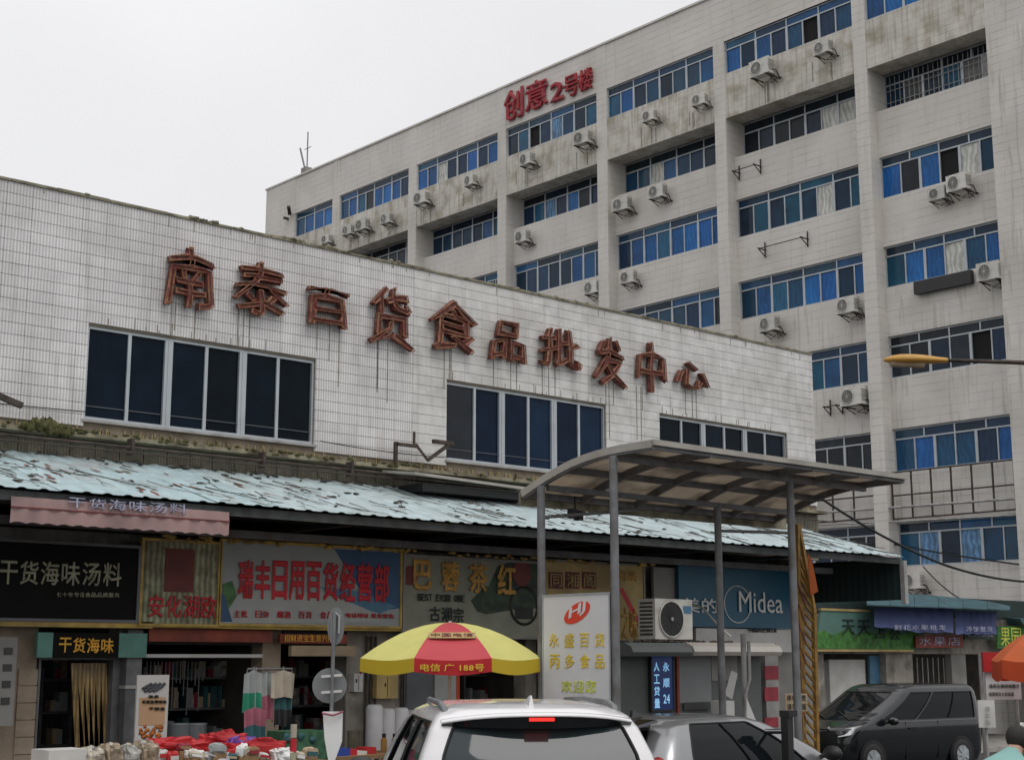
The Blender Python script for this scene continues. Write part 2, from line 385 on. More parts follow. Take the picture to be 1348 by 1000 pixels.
def thing(name, label, cat, loc=(0,0,0), group=None, proto=False):
    o = bpy.data.objects.new(name, None); C.objects.link(o); o.location = loc; o.empty_display_size = .1
    o['label'] = label; o['category'] = cat
    if group: o['group'] = group
    if proto: o['_proto'] = 1
    return o
def solo(o, label, cat, group=None):
    o['label'] = label; o['category'] = cat
    if group: o['group'] = group
    return o
def struct(o): o['kind'] = 'structure'; return o
def copy_tree(o, parent=None):
    c = o.copy(); C.objects.link(c); c.parent = parent
    for ch in list(o.children): copy_tree(ch, c)
    return c
def box(name, m, d, parent=None, **k): return MB().box(*d).build(name, m, parent, **k)
# lettering -------------------------------------------------------------
_tc = {}
def glyphs(s, ext=.0, off=0., outline=False, bev=.0):
    key = (s, ext, off, outline, bev)
    if key in _tc: return _tc[key]
    c = bpy.data.curves.new('lettering', 'FONT'); c.body = s; c.resolution_u = 2; c.offset = off
    if outline: c.fill_mode = 'NONE'; c.bevel_depth = bev; c.bevel_resolution = 0; c.resolution_u = 1
    o = bpy.data.objects.new('lettering', c); C.objects.link(o)
    dg = bpy.context.evaluated_depsgraph_get(); me = bpy.data.meshes.new_from_object(o.evaluated_get(dg))
    vs = [tuple(v.co) for v in me.vertices]; fs = [tuple(p.vertices) for p in me.polygons]
    bpy.data.objects.remove(o); bpy.data.curves.remove(c); bpy.data.meshes.remove(me)
    _tc[key] = (vs, fs); return vs, fs
def text(mb, s, O, Rv, Uv, Nv, w, h, th=.01, off=.01, bb=None, taper=1.):
    vs, fs = glyphs(s)
    if not vs: return mb
    b = bb or (min(v[0] for v in vs), max(v[0] for v in vs), min(v[1] for v in vs), max(v[1] for v in vs))
    O, Rv, Uv, Nv = Vector(O), Vector(Rv), Vector(Uv), Vector(Nv)
    def pt(v, e):
        a = (v[0]-b[0])/(b[1]-b[0])*w; k = 1+(taper-1)*a/w; return O+Rv*a+Uv*((v[1]-b[2])/(b[3]-b[2])*h*k)+Nv*e
    n = len(vs)
    mb.add([pt(v, th) for v in vs], fs)
    # side walls on boundary edges
    cnt = {}
    for f in fs:
        for i in range(len(f)):
            e = (f[i], f[(i+1)%len(f)]); cnt[tuple(sorted(e))] = cnt.get(tuple(sorted(e)), 0)+1
    side = []; 
    for e, c in cnt.items():
        if c == 1: side.append((e[0], e[1], e[1]+n, e[0]+n))
    mb.add([pt(v, th) for v in vs]+[pt(v, 0) for v in vs], side)
    if off > .004:                       # heavier strokes
        v2, f2 = glyphs(s, outline=True, bev=off)
        mb.add([pt(v, th*.55+v[2]/off*th*.5) for v in v2], f2)
    return mb
RY, RX_, UP = (1,0,0), (0,-1,0), (0,0,1)     # reading direction on walls facing -Y and on walls facing -X
def textY(mb, s, x, y, z, w, h, th=.01, off=.01, **k): return text(mb, s, (x,y,z), RY, UP, (0,-1,0), w, h, th, off, **k)
def textX(mb, s, x, y, z, w, h, th=.01, off=.01, **k): return text(mb, s, (x,y,z), RX_, UP, (-1,0,0), w, h, th, off, **k)

# ================================================================== THE SETTING
def ground():
    mb = MB(); N = 60; xs = [-200+i*20 for i in range(31)]; 
    xs = sorted(set([-600,-300,-150,-80]+list(range(-40, 90, 3))+[120,200,400,800])); ys = xs
    v = [(x, y, gz(x, y)) for y in ys for x in xs]; n = len(xs)
    f = [(j*n+i, j*n+i+1, (j+1)*n+i+1, (j+1)*n+i) for j in range(len(ys)-1) for i in range(n-1)]
    return struct(mb.add(v, f, True).build('ground', 'asphalt'))
ground()
GB = -.45                                       # ground level along the shops
struct(MB().box(2, 24, 14.9, 17.3, GB-.2, GB+.12).build('pavement', 'pavement'))
struct(MB().box(24.6, 42.9, 21.6, 23.0, GB-.2, GB+.12).build('pavement', 'pavement'))
kb = MB()
for i in range(22): kb.box(2+i*1.0+.01, 3+i*1.0-.01, 14.72, 14.88, GB-.2, GB+.13)
struct(kb.build('kerb', 'grey_panel'))

# ================================================================== TALL BUILDING (far, right)
UB = 43.0; UR = 43.5; UC = 44.6
bays = [(66.8,63.15),(62.5,56.45),(55.8,49.62),(49.03,43.05),(42.44,36.4),(35.84,29.73),(29.18,24.4)]
rows = [(26.2,24.82),(22.97,21.45),(19.7,18.15),(16.37,14.86),(13.1,11.6),(9.8,8.3),(6.55,5.05)]
tb = thing('tall_building', 'pale seven-storey block with blue ribbon windows and projecting piers rising behind the tiled hall', 'building', (UB+7, 45, GB))
MB().box(UC, 60, 20, 69.82, GB-.3, 28.1).box(UC, 60, 20, 36.1, 28.1, 30.4).build('core', 'core', tb)
def wallbox(name, m, d): return MB().box(*d).build(name, m, tb)
edges = [(69.82, 66.8)]+[(bays[i][1], bays[i+1][0]) for i in range(6)]+[(24.4, 20.0)]
for i, (a, b) in enumerate(edges):
    top = 28.27 if i < 5 else 30.5
    wallbox('end_wall' if i in (0, 7) else 'pier', 'render_tile' if i == 7 else 'render', (UB, UC, b, a, GB-.3, top))
for i, (a, b) in enumerate(bays):
    right = i >= 5; top = 30.5 if right else 28.27
    wallbox('parapet_panel', 'render', (UB+.02, UC, b, a, 26.2, top))
    if right: wallbox('parapet_panel', 'render', (UB+.021, UC, b, a, 26.2, 26.21))
    o = wallbox('spandrel_panel', 'spandrel_dirty', (UB+.015, UC, b, a, 22.97, 24.82)); o['label'] = 'streaked tiled panel under the top-floor windows'
    for r in range(1, 7):
        z1 = rows[r][1]; z0 = rows[r+1][0] if r < 6 else GB-.3
        wallbox('spandrel_panel', 'render' if r < 3 else 'render_tile', (UR, UC, b, a, z0, z1))
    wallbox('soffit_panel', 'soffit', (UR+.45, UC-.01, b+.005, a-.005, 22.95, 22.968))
# roof coping
MB().box(UB-.05, UB+.35, 36.1, 69.9, 28.27, 28.36).build('coping', 'render', tb)
# vertical grooves in the wall near the left corner
MB().box(UB-.03, UB, 62.75, 62.95, 22, 28.2).build('downpipe', 'render', tb)
rw = random.Random(3)
MATW = {(2,2):'pane_teal',(1,1):'pane_dark',(6,1):'pane_grey',(6,2):'pane_bright',(6,3):'pane_bright',(6,4):'pane_dark',(6,5):'pane_bright',(6,6):'pane_blue',(6,0):'pane_bright',
        (5,0):'pane_bright',(5,1):'pane_dark',(5,2):'pane_teal',(5,3):'pane_bright',(5,4):'pane_blue',(5,5):'pane_dark',(5,6):'pane_dark',
        (4,0):'pane_dark',(4,1):'pane_blue',(4,2):'pane_bright',(4,3):'pane_blue',(3,0):'pane_blue',(3,1):'pane_bright',(3,2):'pane_blue',
        (2,0):'pane_bright',(2,1):'pane_teal',(1,0):'pane_bright',(0,0):'pane_bright',(4,0):'pane_blue'}
CURT = {(5,1):(5,6,7),(5,2):(5,),(6,2):(4,),(6,3):(3,),(4,1):(2,),(2,0):(2,),(6,1):(5,),(3,4):()}
def roofline_y(px): return 233.3+.2175*px
for bi, (a, b) in enumerate(bays):
    for r, (z1, z0) in enumerate(rows):
        x, y = proj(UR, b, z1)
        if y > roofline_y(x)+70 and x < 1066: continue
        if r == 6 and bi < 5: continue
        u = UB+.13 if r == 0 else (UC-.5 if r == 1 else UR+.12)
        n = 8 if bi not in (0, 6) else (4 if bi == 0 else 6)
        nu = 4 if bi else 2
        gut = .02
        L = a-b; tz = z1-.36 if r != 1 else z1-.42
        win = MB()
        w = .05
        # frame members (rails and stiles); frame sits in front of the panes
        win.box(u-.03, u+.03, b+.003, a-.003, z1-w-.003, z1-.003); win.box(u-.03, u+.03, b+.003, a-.003, z0+.003, z0+w)
        if r != 1 or bi == 6: win.box(u-.032, u+.03, b+w, a-w, tz-.025, tz+.025)
        else: win.box(u-.032, u+.03, b+w, a-w, tz-.03, tz+.03)
        for k in range(n+1):
            yy = b+.028+(L-.056)*k/n; ww = .05 if k % 2 == 0 and 0 < k < n else .024
            win.box(u-.034, u+.031, yy-ww, yy+ww, z0+w, tz-.026)
        for k in range(nu+1):
            yy = b+.028+(L-.056)*k/nu
            win.box(u-.033, u+.029, yy-.026, yy+.026, tz+.031, z1-w-.004)
        wo_ = win.build('window', 'alu', tb)
        # a sill strip
        MB().box(u-.05, u+.1, b+.004, a-.004, z0-.0, z0+.002).build('sill', 'render', wo_)
        pm = MATW.get((bi, r)) or rw.choice(['pane_blue', 'pane_blue', 'pane_dark', 'pane_bright', 'pane_teal'])
        for k in range(n):
            ya = b+.028+(L-.056)*k/n; yb = b+.028+(L-.056)*(k+1)/n
            idx = n-1-k                         # counted from the left as seen
            m_ = pm
            if idx in CURT.get((bi, r), ()): m_ = 'curtain'
            elif rw.random() < .035: m_ = 'void'
            elif rw.random() < .22: m_ = rw.choice(['pane_bright', 'pane_dark', 'pane_blue', 'pane_teal', 'pane_dark', 'curtain_blue'])
            du = rw.choice([0, .018]) if m_ != 'void' else .06
            MB().box(u+du, u+du+.008, ya+.01, yb-.01, z0+w, tz-.02).build('pane', m_, wo_)
        for k in range(nu):
            ya = b+.028+(L-.056)*k/nu; yb = b+.028+(L-.056)*(k+1)/nu
            pu = {'pane_bright': 'pane_blue', 'pane_grey': 'pane_dark'}.get(pm, pm)
            MB().box(u+.004, u+.012, ya+.012, yb-.012, tz+.02, z1-w).build('pane', 'pane_dark' if r == 1 else pu, wo_)
        if (bi, r) == (6, 1):                   # security grille
            g = MB()
            for k in range(23): g.bar((u-.09, b+.1+k*.2, z0+.05), (u-.09, b+.1+k*.2, z1-.15), .018)
            for zz in (z0+.4, z0+.85): g.bar((u-.09, b+.02, zz), (u-.09, a-.02, zz), .018)
            g.build('security_grille', 'steel_light', wo_)
# rusty cable trays and rod frames under the windows of the lower floors
def rodframe(a, b, z0, z1, nx, nz, label, out=.28):
    t = thing('rod_frame', label, 'metal frame', (UR-out, (a+b)/2, z0)); g = MB()
    for k in range(nx+1): g.bar((UR-out, b+(a-b)*k/nx, z0), (UR-out, b+(a-b)*k/nx, z1), .05)
    g.build('upright_rods', 'rusty_iron', t); g = MB()
    for k in range(nz+1): g.bar((UR-out-.03, b, z0+(z1-z0)*k/nz), (UR-out-.03, a, z0+(z1-z0)*k/nz), .05)
    for k in range(0, nx+1, 2): g.bar((UR-out-.02, b+(a-b)*k/nx, z0+.03), (UR, b+(a-b)*k/nx, z0+.03), .04)
    g.build('cross_rods', 'rusty_iron', t)
rodframe(29.1, 24.5, 6.65, 8.25, 6, 2, 'rusty rod grid hung on the wall under the fifth-floor windows beside the right end wall')
rodframe(35.2, 29.8, 6.75, 8.3, 6, 2, 'rusty rod grid on the wall left of the lowest visible pier')
def wallsigns():
    g = MB(); (y0, z1), (y1, z0) = PX(1204, 385, UR-.2), PX(1279, 366, UR-.2)
    za = PX(1204, 388, UR-.2)[1]; zb = PX(1204, 372, UR-.2)[1]
    g.box(UR-.25, UR-.05, y1, y0, za, zb+.02)
    solo(g.build('planter_tray', 'black_metal'), 'long black tray fixed under a window on the right of the tall building', 'tray')
wallsigns()
# lettering on the top parapet
for s, (x0, y0, x1, y1), nm in (('创', (666,117,690,157), 'leftmost of five'), ('意', (694,105,722,143), 'second of five'), ('2', (727,107,743,133), 'numeral in the middle of'),
                            ('号', (744,98,763,127), 'fourth of'), ('楼', (764,90,781,119), 'rightmost of')):
    ya, zt = PX(x0, y0+4, UB); yb, _ = PX(x1, y0, UB); _, zb = PX((x0+x1)/2, y1, UB); _, zt = PX((x0+x1)/2, y0+2, UB)
    t = textX(MB(), s, UB-.02, ya, zb, ya-yb, zt-zb, .12, .03)
    solo(t.build('roof_letter', 'red_letter'), f'red letter {s} on the high grey parapet, {nm} the characters', 'letter', 'red letters on the tall building')

# outdoor air conditioners ---------------------------------------------
def make_ac():
    t = thing('air_conditioner', 'x', 'air conditioner', proto=True)   # faces -X; wall plane at x=0
    # the casing stands .25 off the wall
    MB().box(-.62, -.28, -.42, .42, 0, .58).build('casing', 'ac_white', t)
    g = MB(); g.lathe([(.235, 0), (.25, -.015), (.225, -.022), (.21, -.004)], (-.62, .12, .29), 20, 'X'); g.build('fan_ring', 'ac_white', t)
    f = MB(); f.disc((-.622, .12, .29), .215, 20, (-1, 0, 0), .006)
    f.build('fan_opening', 'ac_dark', t)
    h = MB()
    for k in range(5): h.lathe([(.04+k*.038, -.022), (.046+k*.038, -.022)], (-.62, .12, .29), 16, 'X')
    for k in range(6):
        a = math.pi*k/6; h.bar((-.642, .12-.21*math.cos(a), .29-.21*math.sin(a)), (-.642, .12+.21*math.cos(a), .29+.21*math.sin(a)), .006)
    h.build('fan_guard', 'ac_white', t)
    s = MB()
    for k in range(8): s.box(-.6, -.3, -.424, -.42, .1+k*.05, .12+k*.05)
    s.build('side_louvre', 'ac_dark', t)
    for sy in (-.3, .3):
        q = MB(); q.bar((-.64, sy, -.02), (0, sy, -.02), .04); q.bar((-.5, sy, -.03), (0, sy, -.2), .025); q.build('bracket', 'rusty_iron', t)
    p = MB(); p.tube([(-.4, -.42, .15), (-.35, -.52, .1), (-.2, -.55, -.15), (-.02, -.5, -.1)], .02, 6); p.build('pipe', 'cable', t)
    p = MB(); r = random.Random(9); P = [Vector((-.3, -.44, .1))]
    for k in range(16): P.append(P[-1]*.35+Vector((r.uniform(-.4,-.02), r.uniform(-.6,.35), r.uniform(-.42,.1)))*.65)
    p.tube(P, .012, 5); p.build('tangled_hose', 'rusty_iron', t)
    return t
AC = make_ac(); first = True; rac = random.Random(4)
def ac(px, py, label, wall, rot=0, s=1.):
    global first
    o = AC if first else copy_tree(AC); first = False
    y, z = PX(px, py, wall-.5); o.location = (wall, y, z-.29*s); o.scale = (s, s, s)
    o.rotation_euler.z = R(rac.uniform(-5, 7)); o['label'] = label; o['group'] = 'air conditioners on the tall building'; return o
W0 = UB+.015
for px, py, lb, wl in [
 (1003,91,'white outdoor air conditioner under the top-floor windows left of the topmost right pier',W0),
 (1082,61,'air conditioner with visible fan on the dirty panel, highest on the building, with tangled hoses',W0),
 (765,182,'air conditioner under the right end of the windows below the red characters',W0),
 (693,209,'air conditioner under the left end of the windows below the red characters',W0),
 (618,236,'air conditioner under the right half of the top-floor windows left of the red characters',W0),
 (553,261,'air conditioner beside the pier at the left end of the third bay from the left',W0),
 (507,287,'rightmost air conditioner of the row on the second bay from the left, top floor',W0),
 (476,296,'middle air conditioner of the row on the second bay from the left, top floor',W0),
 (456,302,'leftmost air conditioner of the row on the second bay from the left, beside the pier',W0),
 (427,313,'air conditioner at the narrow leftmost bay just above the hall parapet',W0),
 (852,150,'small caged air conditioner at mid-panel of the bay right of the red characters',W0),
 (917,129,'small air conditioner at the right end of the panel right of the red characters',W0),
 (816,269,'air conditioner with round fan beside a pier, lower left of a boxy one',UR),
 (863,252,'boxy air conditioner under the shaded window, right of one by the pier',UR),
 (686,311,'air conditioner with rusty basket under the shaded ribbon window below the red characters',UR),
 (1232,252,'left and smaller air conditioner of the pair under the curtained bright blue windows',UR),
 (1262,240,'right and larger air conditioner of the pair under the curtained bright blue windows',UR),
 (778,378,'air conditioner at the far right under a window just above the hall roofline',UR),
 (824,364,'air conditioner beside the pier above the three-letter end of the hall roofline',UR),
 (1012,426,'lower left air conditioner under the fourth-floor blue windows in the bay behind the hall end',UR),
 (1115,402,'air conditioner at the right end under the fourth-floor blue windows beside the pier',UR),
 (1302,358,'air conditioner beside the right end wall, next to the long black tray',UR),
 (1125,523,'large blank-faced air conditioner just right of the hall end wall',UR),
 (1199,763,'lowest air conditioner, square white one beside the awning end above the green shop sign',UR)]:
    o = ac(px, py, lb, wl)
    f_ = rac.uniform(.88, 1.06); o.scale = (f_, f_*rac.uniform(.9, 1.05), f_)
    if px in (427, 852, 917, 1232): o.scale = (.8, .8, .8)
    if px in (1125, 1003): o.scale = (1.1, 1.15, 1.12)
# empty brackets and antennas
def bracket(px0, py0, px1, py1, label):
    (y0, z0), (y1, z1) = PX(px0, py0, UR-.2), PX(px1, py1, UR-.2); g = MB()
    zz = (z0+z1)/2
    for yy in (y0, y1): g.bar((UR-.5, yy, zz), (UR, yy, zz), .04); g.bar((UR-.06, yy, zz+.3), (UR-.06, yy, zz-.3), .04); g.bar((UR-.45, yy, zz-.02), (UR-.04, yy, zz-.28), .03)
    g.bar((UR-.4, y0, zz), (UR-.4, y1, zz), .03)
    solo(g.build('empty_bracket', 'rusty_iron'), label, 'bracket', 'empty air conditioner brackets')
bracket(970, 228, 998, 217, 'empty rusty bracket on the smooth panel beside the second-floor-from-top windows')
bracket(1004, 328, 1060, 314, 'wide empty rusty bracket under the teal windows')
bracket(1090, 537, 1106, 533, 'small empty bracket left of the large blank-faced air conditioner')
# rust drips under the units (stains have their own shape)
dr = MB(); rg = random.Random(5)
for px, py in ((1003,110),(1082,82),(693,225),(765,200),(618,255),(553,275),(852,168),(917,148),(476,315),(507,305)):
    for k in range(3):
        y, z = PX(px+rg.uniform(-14, 14), py, UB); hgt = rg.uniform(.5, 1.1); z = min(z, 24.6); zb = max(23.02, z-hgt)
        dr.box(UB+.008, UB+.02, y-.02, y+.02, zb, z)
o = dr.build('rust_drips', 'stain', tb, kind='stuff')
# roof antenna
an = thing('roof_antenna', 'thin twin antenna mast at the far left roof edge of the tall building', 'antenna', (UB+.3, PX(400,225,UB)[0], 28.3))
def ant():
    y, z = PX(404, 228, UB+.3); g = MB(); g.tube([(UB+.3, y, 28.3), (UB+.3, y, z+2.4)], .035, 6); g.build('mast', 'steel_grey', an)
    g = MB(); g.tube([(UB+.3, y+.15, 28.6), (UB+.3, y+.75, 30.1)], .05, 6); g.build('side_mast', 'steel_grey', an)
    g = MB(); g.box(UB+.1, UB+.5, y-.2, y+.3, 28.36, 28.75); g.build('base', 'grey_panel', an)
    g = MB(); g.tube([(UB+.3, y-.35, 29.9), (UB+.3, y+.3, 29.9)], .02, 6); g.build('crossbar', 'steel_grey', an)
ant()
def camr():
    y, z = PX(384, 278, UB-.3); g = MB(); g.bar((UB-.7, y-.3, z+.1), (UB-.1, y+.5, z-.02), .18, .12); g.bar((UB-.3, y+.8, z-.2), (UB, y+.8, z-.2), .12)
    solo(g.build('wall_floodlight', 'rusty_iron'), 'small dark floodlight arm beside the leftmost top-floor window', 'floodlight')
camr()

# ================================================================== TILED HALL (front left)
VA = 18.0; XL, XR = 3.0, 24.1; ZT = 8.1
hall = thing('market_hall', 'two-storey white tiled market hall with three dark ribbon windows and rusted red characters', 'building', (13, 18, GB))
wins = [(8.42, 12.03), (14.53, 18.13), (19.5, 23.2)]; WZ0, WZ1 = 5.07, 6.34
# backing wall in pieces around the windows
xs = [XL]+[q for w in wins for q in w]+[XR]
bk = MB()
for i in range(0, len(xs), 2): bk.box(xs[i], xs[i+1], VA+.02, VA+.3, WZ0, WZ1)
bk.box(XL, XR, VA+.02, VA+.3, WZ1, ZT-.03); bk.box(XL, XR, VA+.02, VA+.3, 3.9, WZ0)
bk.build('backing_wall', 'grout', hall)
# tiles
TW, TH = .35, .1545; tl = []
row = 0; z = ZT-.03
while z-TH > 4.86:
    z0 = z-TH; x = XL
    while x < XR-.01:
        x1 = min(x+TW, XR); segs = [(x, x1)]
        if z0 < WZ1-.002 and z > WZ0+.002:
            for (a, b) in wins:
                ns = []
                for (p, q) in segs:
                    if q <= a or p >= b: ns.append((p, q))
                    else:
                        if p < a: ns.append((p, a))
                        if q > b: ns.append((b, q))
                segs = ns
        for p, q in segs:
            if q-p > .03: tl.append((p, q, z0, z))
        x += TW
    z = z0; row += 1
tr = random.Random(11)
def tile_mb(mb, p, q, z0, z1, front=None):
    j = .0032; a = tr.uniform(-.002, .002); c = tr.uniform(-.002, .002); y = VA-.006
    jx = .003 if int(round(p/TW)) % 3 == 0 else .0012
    P = [(p+jx, y+a, z0+j), (q-jx, y+c, z0+j), (q-jx, y-c*.5, z1-j), (p+jx, y-a*.5, z1-j)]; B = [(P[0][0], VA+.022, P[0][2]), (P[1][0], VA+.022, P[1][2]), (P[2][0], VA+.022, P[2][2]), (P[3][0], VA+.022, P[3][2])]
    return mb.add(P+B, [(0,1,2,3),(0,4,5,1),(1,5,6,2),(2,6,7,3),(3,7,4,0)])
vis = sorted(tl, key=lambda t: (0 if proj(t[0], VA, t[2])[0] > -30 else 1, t[0]))
lead = vis[:300]; rest = vis[300:]
for t in lead: tile_mb(MB(), *t).build('tile', 'tile', hall)
ra, rb = MB(), MB()
for t in rest: tile_mb(ra if t[0] < 13.5 else rb, *t)
ra.build('ribbed_tiles', 'tile', hall, kind='stuff'); rb.build('smooth_tiles', 'tile_smooth', hall, kind='stuff')
# parapet coping with uneven broken bits
cp = MB(); x = XL; rg = random.Random(2)
while x < XR:
    w = rg.uniform(.4, .9); x1 = min(XR, x+w); cp.box(x, x1-.01, VA-.03, VA+.3, ZT-.03, ZT+rg.uniform(.0, .012)); x = x1
for k in range(60): xx = rg.choice([10.1, 11.6, 12.2, rg.uniform(7, 24)])+rg.uniform(-.2, .2); cp.blob((xx, VA, ZT+.01), rg.uniform(.02, .06), .05, rg.uniform(.01, .035), k, .4, 6)
cp.build('coping', 'ledge', hall)
# body behind and roof slab, right end
MB().box(XL, XR-.05, VA+.3, VA+.32, 4.5, 4.55).build('slab_edge', 'core', hall)
rfm = MB(); rfm.box(XL, XR, VA+.3, 32, 7.6, 7.75); rfm.box(XL, XR, 31.8, 32, GB, 7.6); rfm.box(XR-.2, XR, VA+.3, 31.8, GB, 7.6); rfm.box(XL, XL+.2, VA+.3, 31.8, GB, 7.6); rfm.box(XL+.2, XR-.2, VA+.6, 31.8, 4.4, 4.5)
rfm.build('shell', 'plaster_dark', hall)
# windows of the hall: three pairs of sliding panes each
for wi, (a, b) in enumerate(wins):
    f = MB(); y = VA+.07; w = .035
    f.box(a+.004, b-.004, y-.03, y+.05, WZ1-.04, WZ1-.004); f.box(a+.004, b-.004, y-.035, y+.05, WZ0+.004, WZ0+.05)
    f.box(a+.004, a+w, y-.03, y+.05, WZ0+.05, WZ1-.04); f.box(b-w, b-.004, y-.03, y+.05, WZ0+.05, WZ1-.04)
    n = 3; pw = (b-a-2*w)/n
    for k in range(1, n): xx = a+w+pw*k; f.box(xx-.06, xx+.06, y-.032, y+.05, WZ0+.05, WZ1-.04); f.box(xx-.012, xx+.012, y-.04, y-.032, WZ0+.05, WZ1-.04)
    for k in range(n): xx = a+w+pw*(k+.5); f.box(xx-.024, xx+.024, y-.028, y+.04, WZ0+.05, WZ1-.04)
    wo_ = f.build('window', 'alu', hall)
    for k in range(2*n):
        p = a+w+pw*k/2; q = p+pw/2; m_ = 'pane_hall' if wi != 1 else 'pane_hall_blue'
        if wi == 1 and k == 0: m_ = 'pane_dark'
        yy = y+.012*(k % 2)
        MB().box(p+.01, q-.01, yy, yy+.006, WZ0+.045, WZ1-.035).build('pane', m_, wo_)
    MB().box(a+.04, b-.04, y-.012, y-.004, WZ0+.19, WZ0+.2).build('inner_rail', 'alu_dark', wo_)
    MB().box(a-.03, b+.03, VA-.035, VA+.03, WZ0-.03, WZ0+.003).build('sill', 'steel_light', wo_)
# ledge with moss, dirty strip below it
strip = MB(); x = XL; k = 0
lg = MB(); 
while x < XR: lg.box(x, min(x+1.2, XR)-.006, 17.74+rg.uniform(-.008, .008), VA+.02, 4.80, 4.855); x += 1.2
lg.build('ledge', 'ledge', hall)
lower = []; x = XL
while x < XR:
    q = min(x+TW, XR)
    lower.append((x, q)); x += TW
ls = MB()
for p, q in lower: ls.box(p+.006, q-.006, VA-.01, VA+.02, 4.4, 4.79)
ls.build('dirty_tiles', 'dirty_tile', hall, kind='stuff')
ms = MB()
for k in range(170):
    x = rg.uniform(6.5, 23.5) if k > 90 else rg.choice([rg.gauss(7.9, .25), rg.uniform(6.8, 14)])
    ms.blob((x, 17.74+rg.uniform(-.01, .03), 4.86+rg.uniform(-.03, .03)), rg.uniform(.02, .07), .03, rg.uniform(.01, .03), k, .35, 6)
for k in range(40): x = rg.gauss(7.85, .16); ms.blob((x, 17.72, 4.88+rg.uniform(-.06, .06)), .05, .04, .06, k, .4, 6)
ms.build('moss', 'moss', hall, kind='stuff')
pp = MB(); pp.tube([(XL, 17.6, 4.7), (13.2, 17.6, 4.7)], .02, 6); pp.tube([(XL, 17.5, 4.62), (24, 17.5, 4.62)], .012, 6)
for xx in (8.9, 10.9, 12.4): pp.box(xx, xx+.04, 17.55, 17.7, 4.6, 4.82)
pp.build('wall_pipe', 'rusty_iron', hall)
# old brackets on the wall
def wb(name, segs, label, cat, m='rusty_iron'):
    g = MB()
    for p, q, w in segs: g.bar(p, q, w)
    return solo(g.build(name, m), label, cat)
x0, z0 = PY(518, 612, 17.8); x1, z1 = PY(572, 584, 17.8)
wb('wall_bracket', [((x0, 17.75, z0), (x0, 17.75, z1-.05), .05), ((x0, 17.75, z1-.08), (x0+.42, 17.75, z1-.08), .05), ((x0+.38, 17.75, z1-.05), (x0+.5, 17.6, z0+.1), .04), ((x0+.5, 17.6, z0+.1), (x0+.95, 17.6, z1), .05), ((x0+.35, 17.75, z1-.08), (x0+.35, 17.75, z1+.14), .03),
    ((x0+.6, 17.6, z1), (x0+1.0, 17.6, z1), .06)], 'rusty angled bracket with bent pipe on the tiles between first and second hall windows', 'bracket')
x0, z0 = PY(8, 532, 17.6)
wb('wall_camera', [((x0-.25, 17.4, z0+.08), (x0+.12, 17.4, z0-.03), .07), ((x0-.2, 17.4, z0+.02), (x0-.2, 17.99, z0+.02), .04)], 'dark stubby camera arm at the left edge of the white tiled wall', 'camera')
# thin loose cable over the tiles
def cable(name, pts, r, label, m='cable', sag=0., n=14):
    g = MB(); P = []
    for i in range(len(pts)-1):
        a, b = Vector(pts[i]), Vector(pts[i+1])
        for k in range(n): t = k/n; P.append(a.lerp(b, t)-Vector((0, 0, sag*4*t*(1-t))))
    P.append(Vector(pts[-1])); g.tube(P, r, 6)
    return solo(g.build(name, m), label, 'cable')
cable('wall_cable', [(3, 17.93, 5.22), (8.4, 17.93, 5.16)], .008, 'thin cable strung across the tiles left of the first hall window', sag=.05)
cable('wall_cable', [(12.1, 17.93, 5.13), (14.5, 17.93, 5.1)], .008, 'thin cable strung across the tiles between the first two hall windows', sag=.03)
